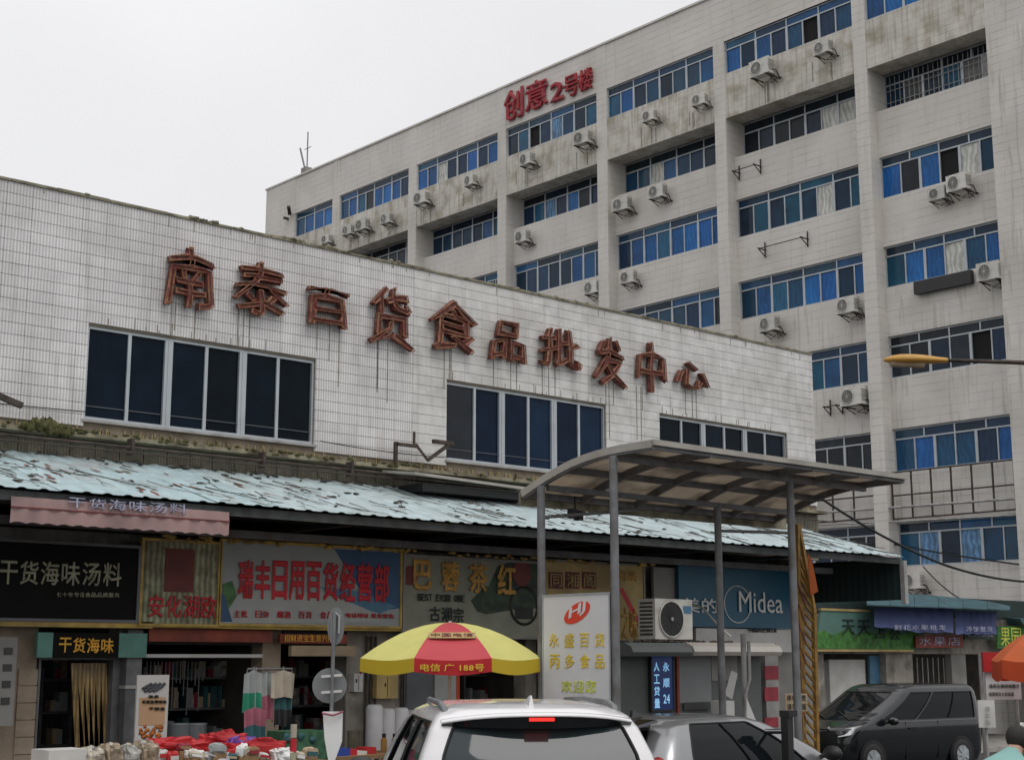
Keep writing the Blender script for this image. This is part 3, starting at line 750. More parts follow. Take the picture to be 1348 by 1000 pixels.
# ten rusted characters with neon tubes
chars = [('南',(222,325,282,408)),('泰',(312,343,378,418)),('百',(404,374,460,430)),('货',(489,378,541,459)),('食',(567,394,627,465)),
         ('品',(649,420,689,476)),('批',(713,431,763,485)),('发',(784,445,821,508)),('中',(840,451,874,517)),('心',(891,475,930,513))]
ordn = ['leftmost','second from left','third, flat-topped one','fourth from left','fifth from left, roof-shaped top','sixth from left, three stacked squares','seventh from left','eighth from left','ninth from left','rightmost and smallest']
st = MB()
for (ch, (x0, y0, x1, y1)), nm in zip(chars, ordn):
    xc = (x0+x1)/2; a = PY(x0, y0, VA-.12)[0]; b = PY(x1, y0, VA-.12)[0]; dz = .08*(x1-x0)
    zt = PY(xc, y0+dz, VA-.12)[1]; zb = PY(xc, y1-dz*.3, VA-.12)[1]
    t = thing('sign_character', f'rusted red neon character {ch} on the white tiled wall, {nm}', 'character', ((a+b)/2, VA-.05, zb), 'rusted neon characters on the hall')
    vs0, _ = glyphs(ch); bx = (min(v[0] for v in vs0), max(v[0] for v in vs0), min(v[1] for v in vs0), max(v[1] for v in vs0)); sd = ord(ch) % 7
    def brush(v, y):                     # brush-written: bowed arms, wavering strokes, narrower top
        p = (v[0]-bx[0])/(bx[1]-bx[0]); q = (v[1]-bx[2])/(bx[3]-bx[2]); c_ = p-.5
        p2 = .5+c_*(1.12-.22*q)+.022*math.sin(11*q+sd)+.012*math.sin(25*q+sd*2)
        q2 = q-.30*c_*c_*(.4+q)+.022*math.sin(9*p+sd)+.012*math.sin(23*p)+.04
        return (a+p2*(b-a), y, zb+q2*(zt-zb))
    vs, fs = vs0, glyphs(ch)[1]; g = MB(); n0 = len(vs); cnt = {}
    for f in fs:
        for i in range(len(f)): e = tuple(sorted((f[i], f[(i+1) % len(f)]))); cnt[e] = cnt.get(e, 0)+1
    g.add([brush(v, VA-.13) for v in vs]+[brush(v, VA-.03) for v in vs], list(fs)+[(e[0], e[1], e[1]+n0, e[0]+n0) for e, k in cnt.items() if k == 1])
    v2, f2 = glyphs(ch, outline=True, bev=.024); g.add([brush(v, VA-.08-v[2]*2.1) for v in v2], f2)
    g.build('letter_body', 'rust_red', t)
    for bv, yy in ((.0085, .145),):
        v2, f2 = glyphs(ch, outline=True, bev=bv); MB().add([brush((.5+(v[0]-.5)*1.05, .38+(v[1]-.38)*1.05), VA-yy-v[2]) for v in v2], f2).build('neon_tube', 'rust_tube', t)
        MB().add([brush(v, VA-yy-v[2]) for v in v2], f2).build('neon_tube', 'rust_tube', t)
    for k in range(3):
        xx = rg.uniform(a+.05, b-.05); l = rg.uniform(.3, 1.0)
        if any(p < xx < q for p, q in wins): l = min(l, zb-WZ1-.02)
        if l > .05: st.box(xx-.008, xx+.008, VA-.0105, VA-.004, zb-l, zb+.1)
# grime runs from the coping and under the windows
for k in range(30):
    xx = rg.uniform(6, 24); l = rg.uniform(.03, .15); st.box(xx-.005, xx+.005, VA-.0105, VA-.004, ZT-.05-l, ZT-.05)
for a, b in wins:
    for k in range(14): xx = rg.uniform(a, b); l = rg.uniform(.03, .18); st.box(xx-.006, xx+.006, VA-.0105, VA-.004, WZ1+.02, WZ1+.02+l)
st.build('grime_runs', 'stain', hall, kind='stuff'); st = MB()
for k in range(520):
    xx = rg.uniform(6, 24); l = rg.uniform(.02, .12); st.box(xx-.008, xx+.008, VA-.0105, VA-.004, 4.86, 4.87+l)
st.build('ochre_runs', 'ochre_stain', hall, kind='stuff')

# ---------------------------------------------------------------- awning of corrugated sheets
aw = thing('corrugated_awning', 'long pale blue corrugated awning with flaking paint running under the hall windows', 'awning', (13, 15.3, 3.79))
AY0, AZ0, AY1, AZ1 = 15.3, 3.79, 17.97, 4.56
ax = 3.0; si = 0
while ax < 22.98:
    w = min(.98, 22.98-ax); g = MB(); nc = 4; lift = rg.uniform(0, .012); sl_ = rg.uniform(-.03, .03)
    pts = []
    for k in range(nc*6+1):
        t = k/(nc*6); ph = (t*nc) % 1; hgt = .015 if .12 < ph < .42 else 0.
        pts.append((ax+w*t*1.015, hgt))
    ny = 7; V = []
    for j in range(ny):
        s_ = j/(ny-1); y = AY0+sl_*(1-s_)+(AY1-AY0)*s_; zz = AZ0+(AZ1-AZ0)*s_+lift*(1-s_)+rg.uniform(-.006, .006)
        V += [(x, y, zz+h) for x, h in pts]
    n = len(pts); F = [(j*n+i, j*n+i+1, (j+1)*n+i+1, (j+1)*n+i) for j in range(ny-1) for i in range(n-1)]
    V2 = [(x, y, z-.006) for x, y, z in V]; N0 = len(V)
    F += [tuple(q+N0 for q in f[::-1]) for f in F]+[(i, i+N0, i+1+N0, i+1) for i in range(n-1)]
    g.add(V+V2, F, False).build('roof_sheet', 'awning_red' if ax < 9.5 else 'awning', aw)
    ax += .98
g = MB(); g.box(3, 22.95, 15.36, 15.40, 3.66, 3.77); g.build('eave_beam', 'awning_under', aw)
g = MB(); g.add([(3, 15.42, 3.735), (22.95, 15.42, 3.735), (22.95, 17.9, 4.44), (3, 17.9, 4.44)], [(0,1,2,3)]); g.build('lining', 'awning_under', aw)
for k in range(9):
    xx = 4+k*2.3; q = MB(); q.bar((xx, 15.45, 3.68), (xx, 17.95, 3.68), .06); q.bar((xx, 15.45, 3.68), (xx, 17.95, 4.38), .05); q.build('truss', 'black_metal', aw)
g = MB(); g.box(3, 22.9, 16.8, 16.94, 3.54, 3.64); g.build('front_beam', 'steel_grey', aw)
g = MB(); g.box(22.96, 23.0, 15.38, 18.0, 3.02, 3.77); g.build('end_panel', 'dark_green', aw)
g = MB(); g.box(22.94, 23.04, 15.28, 15.37, 2.95, 3.72); g.build('corner_post', 'steel_light', aw)
# leaf litter and twigs caught on the sheets
lt = MB()
def on_aw(x, y): return (x, y, AZ0+(AZ1-AZ0)*(y-AY0)/(AY1-AY0)+.028)
def twig(x, y, l, dr, w, depth=0):
    P = [on_aw(x, y)]; n = max(2, int(l/.09)); d = dr
    for q in range(n):
        d += rg.uniform(-.35, .35); x += math.sin(d)*l/n; y -= math.cos(d)*l/n
        if not AY0+.02 < y < AY1: break
        P.append(on_aw(x, y))
        if depth < 2 and rg.random() < .28: twig(x, y, l*.45, d+rg.choice([-.7, .7]), w*.7, depth+1)
    if len(P) > 1: lt.tube(P, [w*(1-.7*q/len(P)) for q in range(len(P))], 4, False)
for k in range(115): twig(rg.uniform(6.3, 22.9), rg.uniform(15.7, 17.7), rg.choice([.15, .3, .5, .8, 1.1]), rg.uniform(-.1, .45), rg.uniform(.004, .009))
for k in range(240):
    x = rg.uniform(6.3, 22.9); y = AY0+(AY1-AY0)*rg.uniform(.9, 1) if k % 3 else rg.uniform(15.4, 17.9); p = on_aw(x, y)
    lt.blob((p[0], p[1], p[2]-.008), rg.uniform(.015, .08), rg.uniform(.02, .06), .014, k, .4, 6)
fl = MB()
for k in range(60):                      # flaked paint: thin rusty scabs on the sheets
    x = rg.choice([rg.uniform(6.3, 10), rg.uniform(6.3, 22.9)]); y = rg.uniform(15.35, 17.2); c_ = on_aw(x, y); n = 9; P = []; rx_, ry_ = rg.uniform(.015, .06), rg.uniform(.04, .2); sk = rg.uniform(-.2, .5)
    for q in range(n): a = 2*math.pi*q/n; f_ = rg.uniform(.5, 1); dy = ry_*f_*math.sin(a); P.append((c_[0]+rx_*f_*math.cos(a)-dy*sk, c_[1]+dy, c_[2]-.008+dy*(AZ1-AZ0)/(AY1-AY0)))
    fl.add(P, [tuple(range(n))])
fl.build('flaked_patches', 'flake', aw, kind='stuff')
o = lt.build('leaf_litter', 'litter'); o['kind'] = 'stuff'; o['label'] = 'dead twigs and leaf litter caught on the pale awning'; o['category'] = 'litter'
# small pale gutter roof between the awning and the posts
(xa, za), (xb, zb) = PY(530, 622, 17.2), PY(690, 648, 17.2)
sr = thing('gutter_roof', 'small pale sheet roof wedged above the awning beside the curved canopy', 'roof', ((xa+xb)/2, 17.2, za))
g = MB(); g.hexa([(xa, 16.9, 4.62), (xb+.1, 16.9, 4.55), (xb+.1, 17.7, 4.66), (xa, 17.7, 4.72), (xa, 16.9, 4.66), (xb+.1, 16.9, 4.59), (xb+.1, 17.7, 4.7), (xa, 17.7, 4.76)]); g.build('sheet', 'canopy_top', sr)
g = MB(); g.box(xa+.3, xb+.05, 17.1, 17.7, 4.42, 4.54); g.build('dark_box', 'black_metal', sr)

# ---------------------------------------------------------------- shopfront behind the awning
VS = 17.35
def X(px): return PY(px, 880, VS)[0]
shop = MB(); floorz = GB+.12
# columns between the shops
piers = [(3.0, X(50)-.02), (X(155), X(181)), (X(345), X(369)), (X(456), X(602)), (X(692), X(706)), (X(1005), 23.0)]
MB().box(3, 23, VS+.01, VS+.3, 2.36, 3.55).build('front_lintel', 'plaster_dark', hall)
for (a, b), m_ in zip(piers, ['stone', 'plaster_dark', 'stone', 'plaster_dark', 'plaster_dark', 'grey_panel']):
    MB().box(a, b, VS, VS+.28, floorz, 2.36).build('front_pier', m_, hall)
# tiles on the first pier
for k in range(11):
    MB().box(X(24), X(49), VS-.025, VS, floorz+k*.2+.005, floorz+k*.2+.195).build('stone_block', 'stone', hall)
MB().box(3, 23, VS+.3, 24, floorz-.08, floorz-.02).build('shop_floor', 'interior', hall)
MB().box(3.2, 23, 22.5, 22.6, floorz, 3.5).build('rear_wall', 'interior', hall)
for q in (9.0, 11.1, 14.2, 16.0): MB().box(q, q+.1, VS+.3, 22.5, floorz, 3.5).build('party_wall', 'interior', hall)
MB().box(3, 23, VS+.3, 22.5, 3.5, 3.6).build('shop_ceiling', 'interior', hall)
# rolled-up shutter housings
for a, b in ((X(181), X(345)), (X(369), X(456)), (X(602), X(692))):
    s = MB()
    for k in range(4): s.box(a+.02, b-.02, VS-.02+.004*k, VS+.02, 2.36-.05*(k+1)+.006, 2.36-.05*k)
    s.build('rolled_shutter', 'shutter', hall)
MB().box(X(183), X(343), VS-.04, VS-.005, 2.0, 2.045).build('shutter_rail', 'offwhite', hall)
# trim strips under the sign boards
MB().box(6, X(181), 17.0, 17.06, 2.36, 2.44).build('yellow_strip', 'yellow_trim', hall)
MB().box(X(181), X(705), 17.02, 17.08, 2.37, 2.425).build('sign_ledge', 'yellow_trim', hall)
MB().box(X(183), X(345), 17.12, 17.16, 2.2, 2.36).build('red_fascia', 'red_board', hall)
def board(name, px0, px1, pyt, pyb, v, m, label, cat='sign', depth=.06, frame=None):
    xa, zt = PY(px0, pyt, v); xb, _ = PY(px1, pyt, v); _, zb = PY(px0, pyb, v); 
    t = thing(name, label, cat, ((xa+xb)/2, v, zb)); MB().box(xa, xb, v, v+depth, zb, zt).build('board', m, t)
    if frame:
        w = .035; g = MB(); g.box(xa-w, xb+w, v-.02, v+.03, zt, zt+w); g.box(xa-w, xb+w, v-.02, v+.03, zb-w, zb); g.box(xa-w, xa, v-.02, v+.03, zb, zt); g.box(xb, xb+w, v-.02, v+.03, zb, zt)
        g.build('frame', frame, t)
    return t, xa, xb, zb, zt
def line(t, s, px0, px1, pyt, pyb, v, m, th=.012, off=.01, name='lettering'):
    xc = (px0+px1)/2; xa, _ = PY(px0, pyt, v); xb, _ = PY(px1, pyt, v); _, zt = PY(xc, pyt, v); _, zb = PY(xc, pyb, v)
    return textY(MB(), s, xa, v-.002, zb, xb-xa, zt-zb, th, off).build(name, m, t)
def spaced(t, s, px0, px1, pyt, pyb, v, m, dy=0, fill=.86, **k):       # one character after another, evenly spread over the pixels
    g = MB(); n = len(s); w = (px1-px0)/n; big = w*fill > 8.5; o_ = None
    for i, ch in enumerate(s):
        if ch == ' ': continue
        if big: g = MB()
        a = px0+i*w; b = a+w*fill; oy = dy*i/max(1, n-1)
        xa = PY(a, pyt, v)[0]; xb = PY(b, pyt, v)[0]; zt = PY((a+b)/2, pyt+oy, v)[1]; zb = PY((a+b)/2, pyb+oy, v)[1]
        textY(g, ch, xa, v-.002, zb, xb-xa, zt-zb, .012, k.get('off', .015))
        if big: o_ = g.build('character', m, t)
    if not big: o_ = g.build('lettering', m, t, kind='stuff')
    return o_
# 1 black board
t, *_ = board('shop_sign', -40, 183, 710, 812, 17.0, 'black_board', 'black shop sign with pale gold characters at the far left above the door', frame='alu_dark')
spaced(t, '干货海味汤料', 0, 164, 738, 768, 16.995, 'gold_dim', dy=3)
spaced(t, '七十年专注食品品质服务', 74, 158, 779, 785, 16.995, 'gold_dim', dy=1, off=0)
# 2 faded banner
t, xa, xb, zb, zt = board('shop_sign', 190, 288, 711, 820, 17.0, 'faded_banner', 'faded brown banner with red characters between the black sign and wide white banner', frame='yellow_trim')
MB().box(xa+.3, xb-.35, 16.99, 16.998, zb+.4, zt-.08).build('brown_patch', 'sign_dullred', t)
spaced(t, '安化湖欧', 196, 288, 783, 812, 16.99, 'sign_red', dy=1)
# 3 white and blue banner
t, xa, xb, zb, zt = board('shop_sign', 293, 527, 712, 820, 17.0, 'banner_white', 'wide white and blue banner with bold red characters for a household goods shop', frame='yellow_trim')
def bp(px, py, v=16.996): q = PY(px, py, v); return (q[0], v, q[1])
MB().prism([bp(440,722), bp(526,727), bp(526,800), bp(500,804), bp(470,770)], (0, .003, 0)).build('blue_field', 'banner_blue', t)
MB().prism([bp(420,772,16.994), bp(470,777,16.994), bp(522,798,16.994), bp(500,807,16.994), bp(468,797,16.994)], (0, .0015, 0)).build('pale_blue_wing', 'banner_blue2', t)
MB().prism([bp(296,790,16.993), bp(330,778,16.993), bp(425,779,16.993), bp(480,800,16.993), bp(510,818,16.993), bp(296,820,16.993)], (0, .0008, 0)).build('pale_field', 'banner_pale', t)
MB().prism([bp(293,768,16.991), bp(306,764,16.991), bp(312,784,16.991), bp(302,800,16.991), bp(293,800,16.991)], (0, .0008, 0)).build('leaf_print', 'banner_leaf', t)
MB().prism([bp(289,778,16.989), bp(296,784,16.989), bp(306,818,16.989), bp(290,818,16.989)], (0, .0008, 0)).build('blue_figure', 'banner_blue', t)
spaced(t, '瑞丰日用百货经营部', 315, 516, 738, 786, 16.988, 'sign_red', dy=5, off=.03, fill=.82)
spaced(t, '主批 日杂 烟酒 百货 食品', 308, 440, 803, 812, 16.988, 'sign_red', dy=2, off=.01)
line(t, '电话地址 批发零售', 455, 518, 807, 813, 16.988, 'sign_red')
# 4 tea shop board
t, xa, xb, zb, zt = board('shop_sign', 533, 708, 732, 836, 17.0, 'tea_board', 'grey tea shop sign with gold characters and a dark green landscape above the umbrella', frame='grey_panel')
MB().prism([bp(655,745), bp(680,736), bp(708,736), bp(708,800), bp(668,802), bp(640,778)], (0, .003, 0)).build('green_hill', 'tea_green', t)
MB().prism([bp(620,790,16.994), bp(640,770,16.994), bp(672,790,16.994), bp(690,800,16.994), bp(640,808,16.994), bp(628,804,16.994)], (0, .0015, 0)).build('shrub_print', 'tea_green', t)
g = MB(); q = bp(690,797,16.992); g.lathe([(.26, 0), (.30, 0), (.30, -.004), (.26, -.004)], (q[0], 16.99, q[2]), 24, 'Y'); g.box(q[0]-.2, q[0]+.2, 16.988, 16.992, q[2]+.25, q[2]+.33); g.box(q[0]-.18, q[0]+.18, 16.988, 16.992, q[2]-.2, q[2]-.02); g.build('teapot_print', 'tea_dark', t)
MB().disc(bp(687,754,16.985), .2, 20, (0,1,0), .004).build('round_stamp', 'sign_dullred', t)
MB().disc(bp(540,757,16.985), .14, 20, (0,1,0), .004).build('round_stamp', 'sign_dullred', t)
spaced(t, '巴蓉茶红', 545, 692, 738, 775, 16.98, 'tea_gold', dy=6, fill=.62, off=.03)
spaced(t, 'BEST EVSI OBE', 550, 612, 781, 790, 16.98, 'ink', dy=2)
spaced(t, '古湘宗', 566, 612, 798, 817, 16.98, 'ink', dy=2)
# 5 ochre board
t, xa, xb, zb, zt = board('shop_sign', 716, 846, 738, 846, 17.0, 'ochre', 'ochre shop sign with dull red blocks of lettering behind the white board', frame='grey_panel')
for k, ch in enumerate('同湘阁'):
    a = 722+k*22; g = MB(); g.prism([bp(a,752), bp(a+19,752+1), bp(a+19,775), bp(a,774)], (0, .002, 0)); g.build('red_block', 'sign_dullred', t)
    line(t, ch, a+2, a+17, 755, 772, 16.994, 'ochre')
MB().prism([bp(815,775), bp(820,773), bp(846,822), bp(841,826)], (0, .003, 0)).build('red_stroke', 'sign_red', t)
line(t, '喜茶', 812, 838, 751, 764, 16.995, 'tea_gold')
line(t, '之味', 818, 838, 800, 840, 16.995, 'tea_gold')
MB().box(X(848), X(892), 17.1, 17.16, 2.0, 3.5).build('front_panel', 'grey_panel', hall)
# 6 blue appliance sign
t, xa, xb, zb, zt = board('shop_sign', 893, 1041, 742, 824, 17.0, 'blue_sign', 'deep blue appliance shop sign with white lettering behind the kiosk')
line(t, '美的', 897, 944, 787, 806, 16.99, 'white')
g = MB(); c = bp(971, 795, 16.99); 
g.lathe([(.34, 0), (.36, 0), (.36, -.004), (.34, -.004)], (0, 0, 0), 40, 'Y'); g.v = [(c[0]+x*1.02, 16.99+y, c[2]+z*.92) for x, y, z in g.v]; g.build('ring_emblem', 'white', t)
line(t, 'Midea', 972, 1029, 779, 806, 16.985, 'white', off=.0)
MB().box(X(900), X(1040), 17.05, 17.1, 2.1, 2.5).build('front_panel', 'offwhite', hall)
line(t, '中国厨电空调专卖', 985, 1022, 826, 832, 17.04, 'black_metal')
# gold garland strip above the signs
gs = MB()
for k in range(70):
    x = 9+rg.random()*9.3; gs.blob((x, 16.95, 3.50+rg.uniform(-.02, .03)), rg.uniform(.03, .1), .02, .02, k, .5, 6)
gs.build('garland', 'yellow_trim', hall, kind='stuff')
# pink valance
(xa, zt), (xb, _) = PY(15, 650, 15.33), PY(302, 670, 15.33); _, zb = PY(15, 688, 15.33)
t = thing('pink_valance', 'dusty pink fabric valance with scalloped hem hanging from the awning edge at left', 'valance', ((xa+xb)/2, 15.33, zb))
g = MB(); n = 60; V = []; zm = 3.66
for k in range(n+1):
    x = xa+(xb-xa)*k/n; yy = 15.33+.01*math.sin(k*1.3); V += [(x, yy, 3.70), (x, yy-.012, zb+.17), (x, yy-.006, zb+.02*abs(math.sin(k*.8)))]
g.add(V, [(3*k+j, 3*k+3+j, 3*k+4+j, 3*k+1+j) for k in range(n) for j in range(2)], True); g.build('cloth', 'pink', t)
MB().box(xa, xb, 15.305, 15.317, zb+.165, zb+.18).build('seam', 'sign_dullred', t)
g = MB(); spaced(t, '干货海味汤料', 90, 250, 655, 668, 15.30, 'pale_print', dy=8, off=0)
# door of the first shop
t = thing('door_sign', 'small dark sign with glowing gold characters over the curtained door at left', 'sign', (X(110), 17.1, 2.0))
xa, zt = PY(70, 832, 17.1); xb, _ = PY(157, 832, 17.1); zb = PY(70, 865, 17.1)[1]
MB().box(xa, xb, 17.1, 17.16, zb, zt).build('board', 'black_board', t)
MB().box(PY(49,848,17.1)[0], xa, 17.09, 17.16, zb, zt).build('side_board', 'teal_paint', t); MB().box(xb, X(179), 17.09, 17.16, zb, zt).build('side_board', 'teal_paint', t)
spaced(t, '干货海味', 78, 152, 839, 858, 17.095, 'gold', dy=1, off=.02)
t = thing('shop_doorway', 'dark doorway in a grey frame with a brown plastic strip curtain drawn aside', 'doorway', (X(110), VS, floorz))
zt = PY(100, 868, VS)[1]
g = MB(); g.box(X(50), X(53), VS-.02, VS+.2, floorz, zt); g.box(X(148), X(156), VS-.02, VS+.2, floorz, zt); g.box(X(50), X(156), VS-.02, VS+.2, zt, zt+.12); g.build('frame', 'steel_grey', t)
g = MB(); zc = zt-.04
for k in range(6):
    a = X(98+k*8); b = X(98+(k+1)*8)-.01; sh = (X(118+k*5)); sb = sh+.16; zb_ = floorz+.45
    g.hexa([(sh, VS+.10, zb_), (sb, VS+.10, zb_), (sb, VS+.115, zb_), (sh, VS+.115, zb_), (a, VS+.10, zc), (b, VS+.10, zc), (b, VS+.115, zc), (a, VS+.115, zc)])
g.build('strip_curtain', 'plastic_curtain', t)
t = thing('pier_column', 'grey round-cornered pipe column between the door and the poster', 'column', (X(168), 17.2, floorz))
g = MB(); g.box(X(158), X(178), 17.18, 17.34, floorz, 2.34); g.build('shaft', 'steel_grey', t); MB().box(X(157), X(179), 17.16, 17.36, 1.62, 1.66).build('band', 'offwhite', t)
# meter boxes at the far left
t = thing('meter_cabinet', 'tall grey meter cabinet with square windows at the far left edge', 'meter box', (X(8), 17.1, 1.0))
xa = PY(-18,900, 17.0)[0]; xb = PY(20, 900, 17.0)[0]; za = PY(5, 955, 17.0)[1]; zb = PY(5, 838, 17.0)[1]
MB().box(xa, xb, 17.0, 17.3, za, zb).build('cabinet', 'grey_panel', t)
for k in range(4):
    zz = zb-.12-k*.19; g = MB(); g.box(xb-.16, xb-.06, 16.985, 17.0, zz-.08, zz); g.build('meter_window', 'ac_dark', t)
# poster stand
def poster():
    v = 16.4; xa, zt = PY(181, 888, v); xb, _ = PY(223, 888, v); _, zb = PY(181, 1003, v); t = thing('poster_stand', 'tall white poster stand with pictures of dried seafood between the two doors', 'poster', ((xa+xb)/2, v, GB+.12))
    MB().box(xa, xb, v, v+.03, zb, zt).build('panel', 'poster', t)
    w = xb-xa; h = zt-zb
    MB().box(xa+.04, xb-.04, v-.004, v-.001, zb+h*.42, zt-h*.26).build('peach_field', 'poster_peach', t)
    g = MB(); r = random.Random(4)
    for k in range(7): a = Vector((xa+w*.3+k*w*.07, v-.01, zt-h*.13-(k%2)*.03)); g.tube([a-Vector((.06,0,.03)), a+Vector((.06,0,.03))], .018, 6)
    g.build('picture', 'poster_dark', t)
    g = MB()
    for k in range(26): g.blob((r.uniform(xa+.06, xb-.06), v-.006, r.uniform(zb+h*.28, zb+h*.42)), .03, .006, .022, k, .4, 6)
    g.build('picture', 'poster_orange', t); g = MB()
    for k in range(34): g.blob((r.uniform(xa+.06, xb-.06), v-.006, r.uniform(zb+h*.08, zb+h*.25)), .04, .006, .018, k, .4, 6)
    g.build('picture', 'poster_dark', t)
    spaced(t, '海参', 195, 210, 914, 918, v-.006, 'ink'); spaced(t, '花胶鱼翅瑶柱', 187, 220, 921, 925, v-.006, 'ink'); spaced(t, '干鲍鱼', 196, 218, 930, 934, v-.006, 'ink')
    MB().box(xa+.05, xb-.05, v-.05, v+.25, GB+.12, GB+.16).build('foot', 'steel_grey', t); MB().box((xa+xb)/2-.02, (xa+xb)/2+.02, v+.03, v+.06, GB+.16, zt-.1).build('rear_post', 'steel_grey', t)
poster()
# red banner over the second opening
t, *_ = board('door_banner', 369, 457, 834, 846, 17.1, 'red_board', 'red and gold banner over the dark opening behind the round sign', 'banner')
spaced(t, '招财进宝生意兴隆', 374, 440, 835, 844, 17.09, 'gold', off=0)
MB().box(X(371), X(455), 17.12, 17.2, 2.02, 2.16).build('cream_lintel', 'cream', hall)

# ================================================================== CURVED CANOPY
cn = thing('curved_canopy', 'grey steel canopy with a curved translucent roof on four round posts', 'canopy', (14, 12.6, -.3))
CU0, CU1 = 12.36, 17.35; CVN, CVF = 11.5, 13.75
def cz(v):
    t = (CVF-v)/(CVF-CVN); return 4.02+.40*t+.16*math.sin(math.pi*t)*(1-.25*t)
CP = [(12.3, 12.1), (15.62, 12.1), (12.3, 13.36), (15.62, 13.36)]
for u, v in CP:
    g = MB(); g.tube([(u, v, gz(u, v)), (u, v, cz(v)-.08)], .05, 16); o = g.build('post', 'steel_grey', cn)
    MB().box(u-.12, u+.12, v-.12, v+.12, gz(u, v)-.02, gz(u, v)+.015).build('base_plate', 'steel_grey', o)
nv = 12
nu_ = 5
for iu in range(nu_):
    for iv in range(3):
        a = CU0+(CU1-CU0)*iu/nu_+.012; b = CU0+(CU1-CU0)*(iu+1)/nu_-.012; V = []
        for j in range(5):
            v = CVN+(CVF-CVN)*(iv+j/4)/3; V += [(a, v, cz(v)+.025), (b, v, cz(v)+.025), (a, v, cz(v)+.034), (b, v, cz(v)+.034)]
        F = []
        for j in range(4):
            q = j*4; F += [(q, q+1, q+5, q+4), (q+2, q+6, q+7, q+3), (q, q+4, q+6, q+2), (q+1, q+3, q+7, q+5)]
        F += [(0,2,3,1), (16,17,19,18)]
        MB().add(V, F).build('roof_panel', 'canopy_sheet', cn)
def rib(u, w, h, m='steel_grey', name='rib', dz=0):
    g = MB(); P = [(u, CVN+(CVF-CVN)*k/10, cz(CVN+(CVF-CVN)*k/10)-h/2+dz) for k in range(11)]
    for k in range(10): g.bar(P[k], P[k+1], w, h)
    return g.build(name, m, cn)
for k in range(nu_+1): rib(CU0+(CU1-CU0)*k/nu_, .05, .09, dz=.02)
rib(CU0-.03, .03, .09, 'canopy_top', 'edge_trim', .045); rib(CU1+.03, .03, .10, 'canopy_top', 'edge_trim', .05)
for v in (CVN+.03, CVN+.75, CVN+1.5, CVF-.03):
    MB().box(CU0, CU1, v-.025, v+.025, cz(v)-.06, cz(v)+.022).build('purlin', 'steel_grey', cn)
MB().box(CU0-.04, CU1+.04, CVN-.05, CVN-.01, cz(CVN)-.02, cz(CVN)+.045).build('front_fascia', 'canopy_top', cn)
MB().box(CU0-.04, CU1+.3, CVF+.01, CVF+.05, 3.88, 4.04).build('rear_gutter', 'ledge', cn)
for v in (12.1, 13.36): MB().box(CU0+.05, CU1-.05, v-.03, v+.03, cz(v)-.13, cz(v)-.06).build('main_beam', 'steel_grey', cn)
g = MB(); g.tube([(12.3, 13.36, 3.70), (14.0, 13.36, 3.9)], .022, 8); g.build('tie_rod', 'steel_grey', cn); g = MB(); g.tube([(15.62, 13.36, 3.72), (17.2, 13.36, 3.78)], .022, 8); g.build('tie_rod', 'steel_grey', cn)
t = thing('hanging_floodlight', 'small black twin floodlight hanging under the canopy by its left posts', 'floodlight', PD(757, 676, 18.8))
x, y, z = PD(757, 676, 18.8); g = MB(); g.box(x-.09, x-.01, y-.05, y+.05, z-.06, z+.06); g.build('lamp_head', 'black_metal', t); g = MB(); g.box(x+.02, x+.1, y-.05, y+.05, z-.08, z+.04); g.build('lamp_head', 'black_metal', t)
MB().tube([(x, y, z+.02), (x, y, z+.22)], .012, 6).build('stem', 'black_metal', t)
# white board hung between the two left posts (faces -X)
(ya, zt), (yb, _) = PX(714, 785, 12.26), PX(803, 778, 12.26)
t = thing('information_board', 'white board with red oval logo and yellow characters hung between the left canopy posts', 'board', (12.26, (ya+yb)/2, .6))
MB().box(12.26, 12.32, yb, ya, .45, zt).build('panel', 'board_white', t)
g = MB(); g.box(12.25, 12.33, yb-.0, yb+.02, .45, zt); g.box(12.25, 12.33, ya-.02, ya, .45, zt); g.box(12.25, 12.33, yb, ya, zt, zt+.02); g.build('frame', 'alu', t)
def ellipse_emblem():
    (yc, zc) = PX(759, 806, 12.25); g = MB(); P = []
    for k in range(32):
        a = 2*math.pi*k/32; ex, ez = .235*math.cos(a), .105*math.sin(a); r = R(22)
        P.append((12.254, yc-(ex*math.cos(r)-ez*math.sin(r)), zc+(ex*math.sin(r)+ez*math.cos(r))))
    g.prism(P, (.005, 0, 0)); g.build('oval_logo', 'logo_red', t)
    g = MB(); text(g, 'HJ', (12.253, yc+.14, zc-.10), (0, -1, .32), (0, -.15, 1), (-1,0,0), .27, .15, .004, .03); g.build('logo_letters', 'board_white', t)
ellipse_emblem()
def spX(t, s, px0, px1, pyt, pyb, u, m, fill=.7, dy=0, off=.015):
    g = MB(); n = len(s); w = (px1-px0)/n
    for i, ch in enumerate(s):
        a = px0+i*w; b = a+w*fill; oy = dy*i/max(1, n-1); ya = PX(a, pyt, u)[0]; yb = PX(b, pyt, u)[0]; zt = PX((a+b)/2, pyt+oy, u)[1]; zb = PX((a+b)/2, pyb+oy, u)[1]
        g = MB(); textX(g, ch, u, ya, zb, ya-yb, zt-zb, .004, off); g.build('character', m, t)
    return t
spX(t, '永盛百货', 723, 803, 833, 851, 12.255, 'letter_yellow', fill=.62)
spX(t, '丙多食品', 724, 803, 861, 879, 12.255, 'letter_yellow', fill=.62)
spX(t, '欢迎您', 739, 786, 895, 911, 12.255, 'letter_lime', fill=.9)

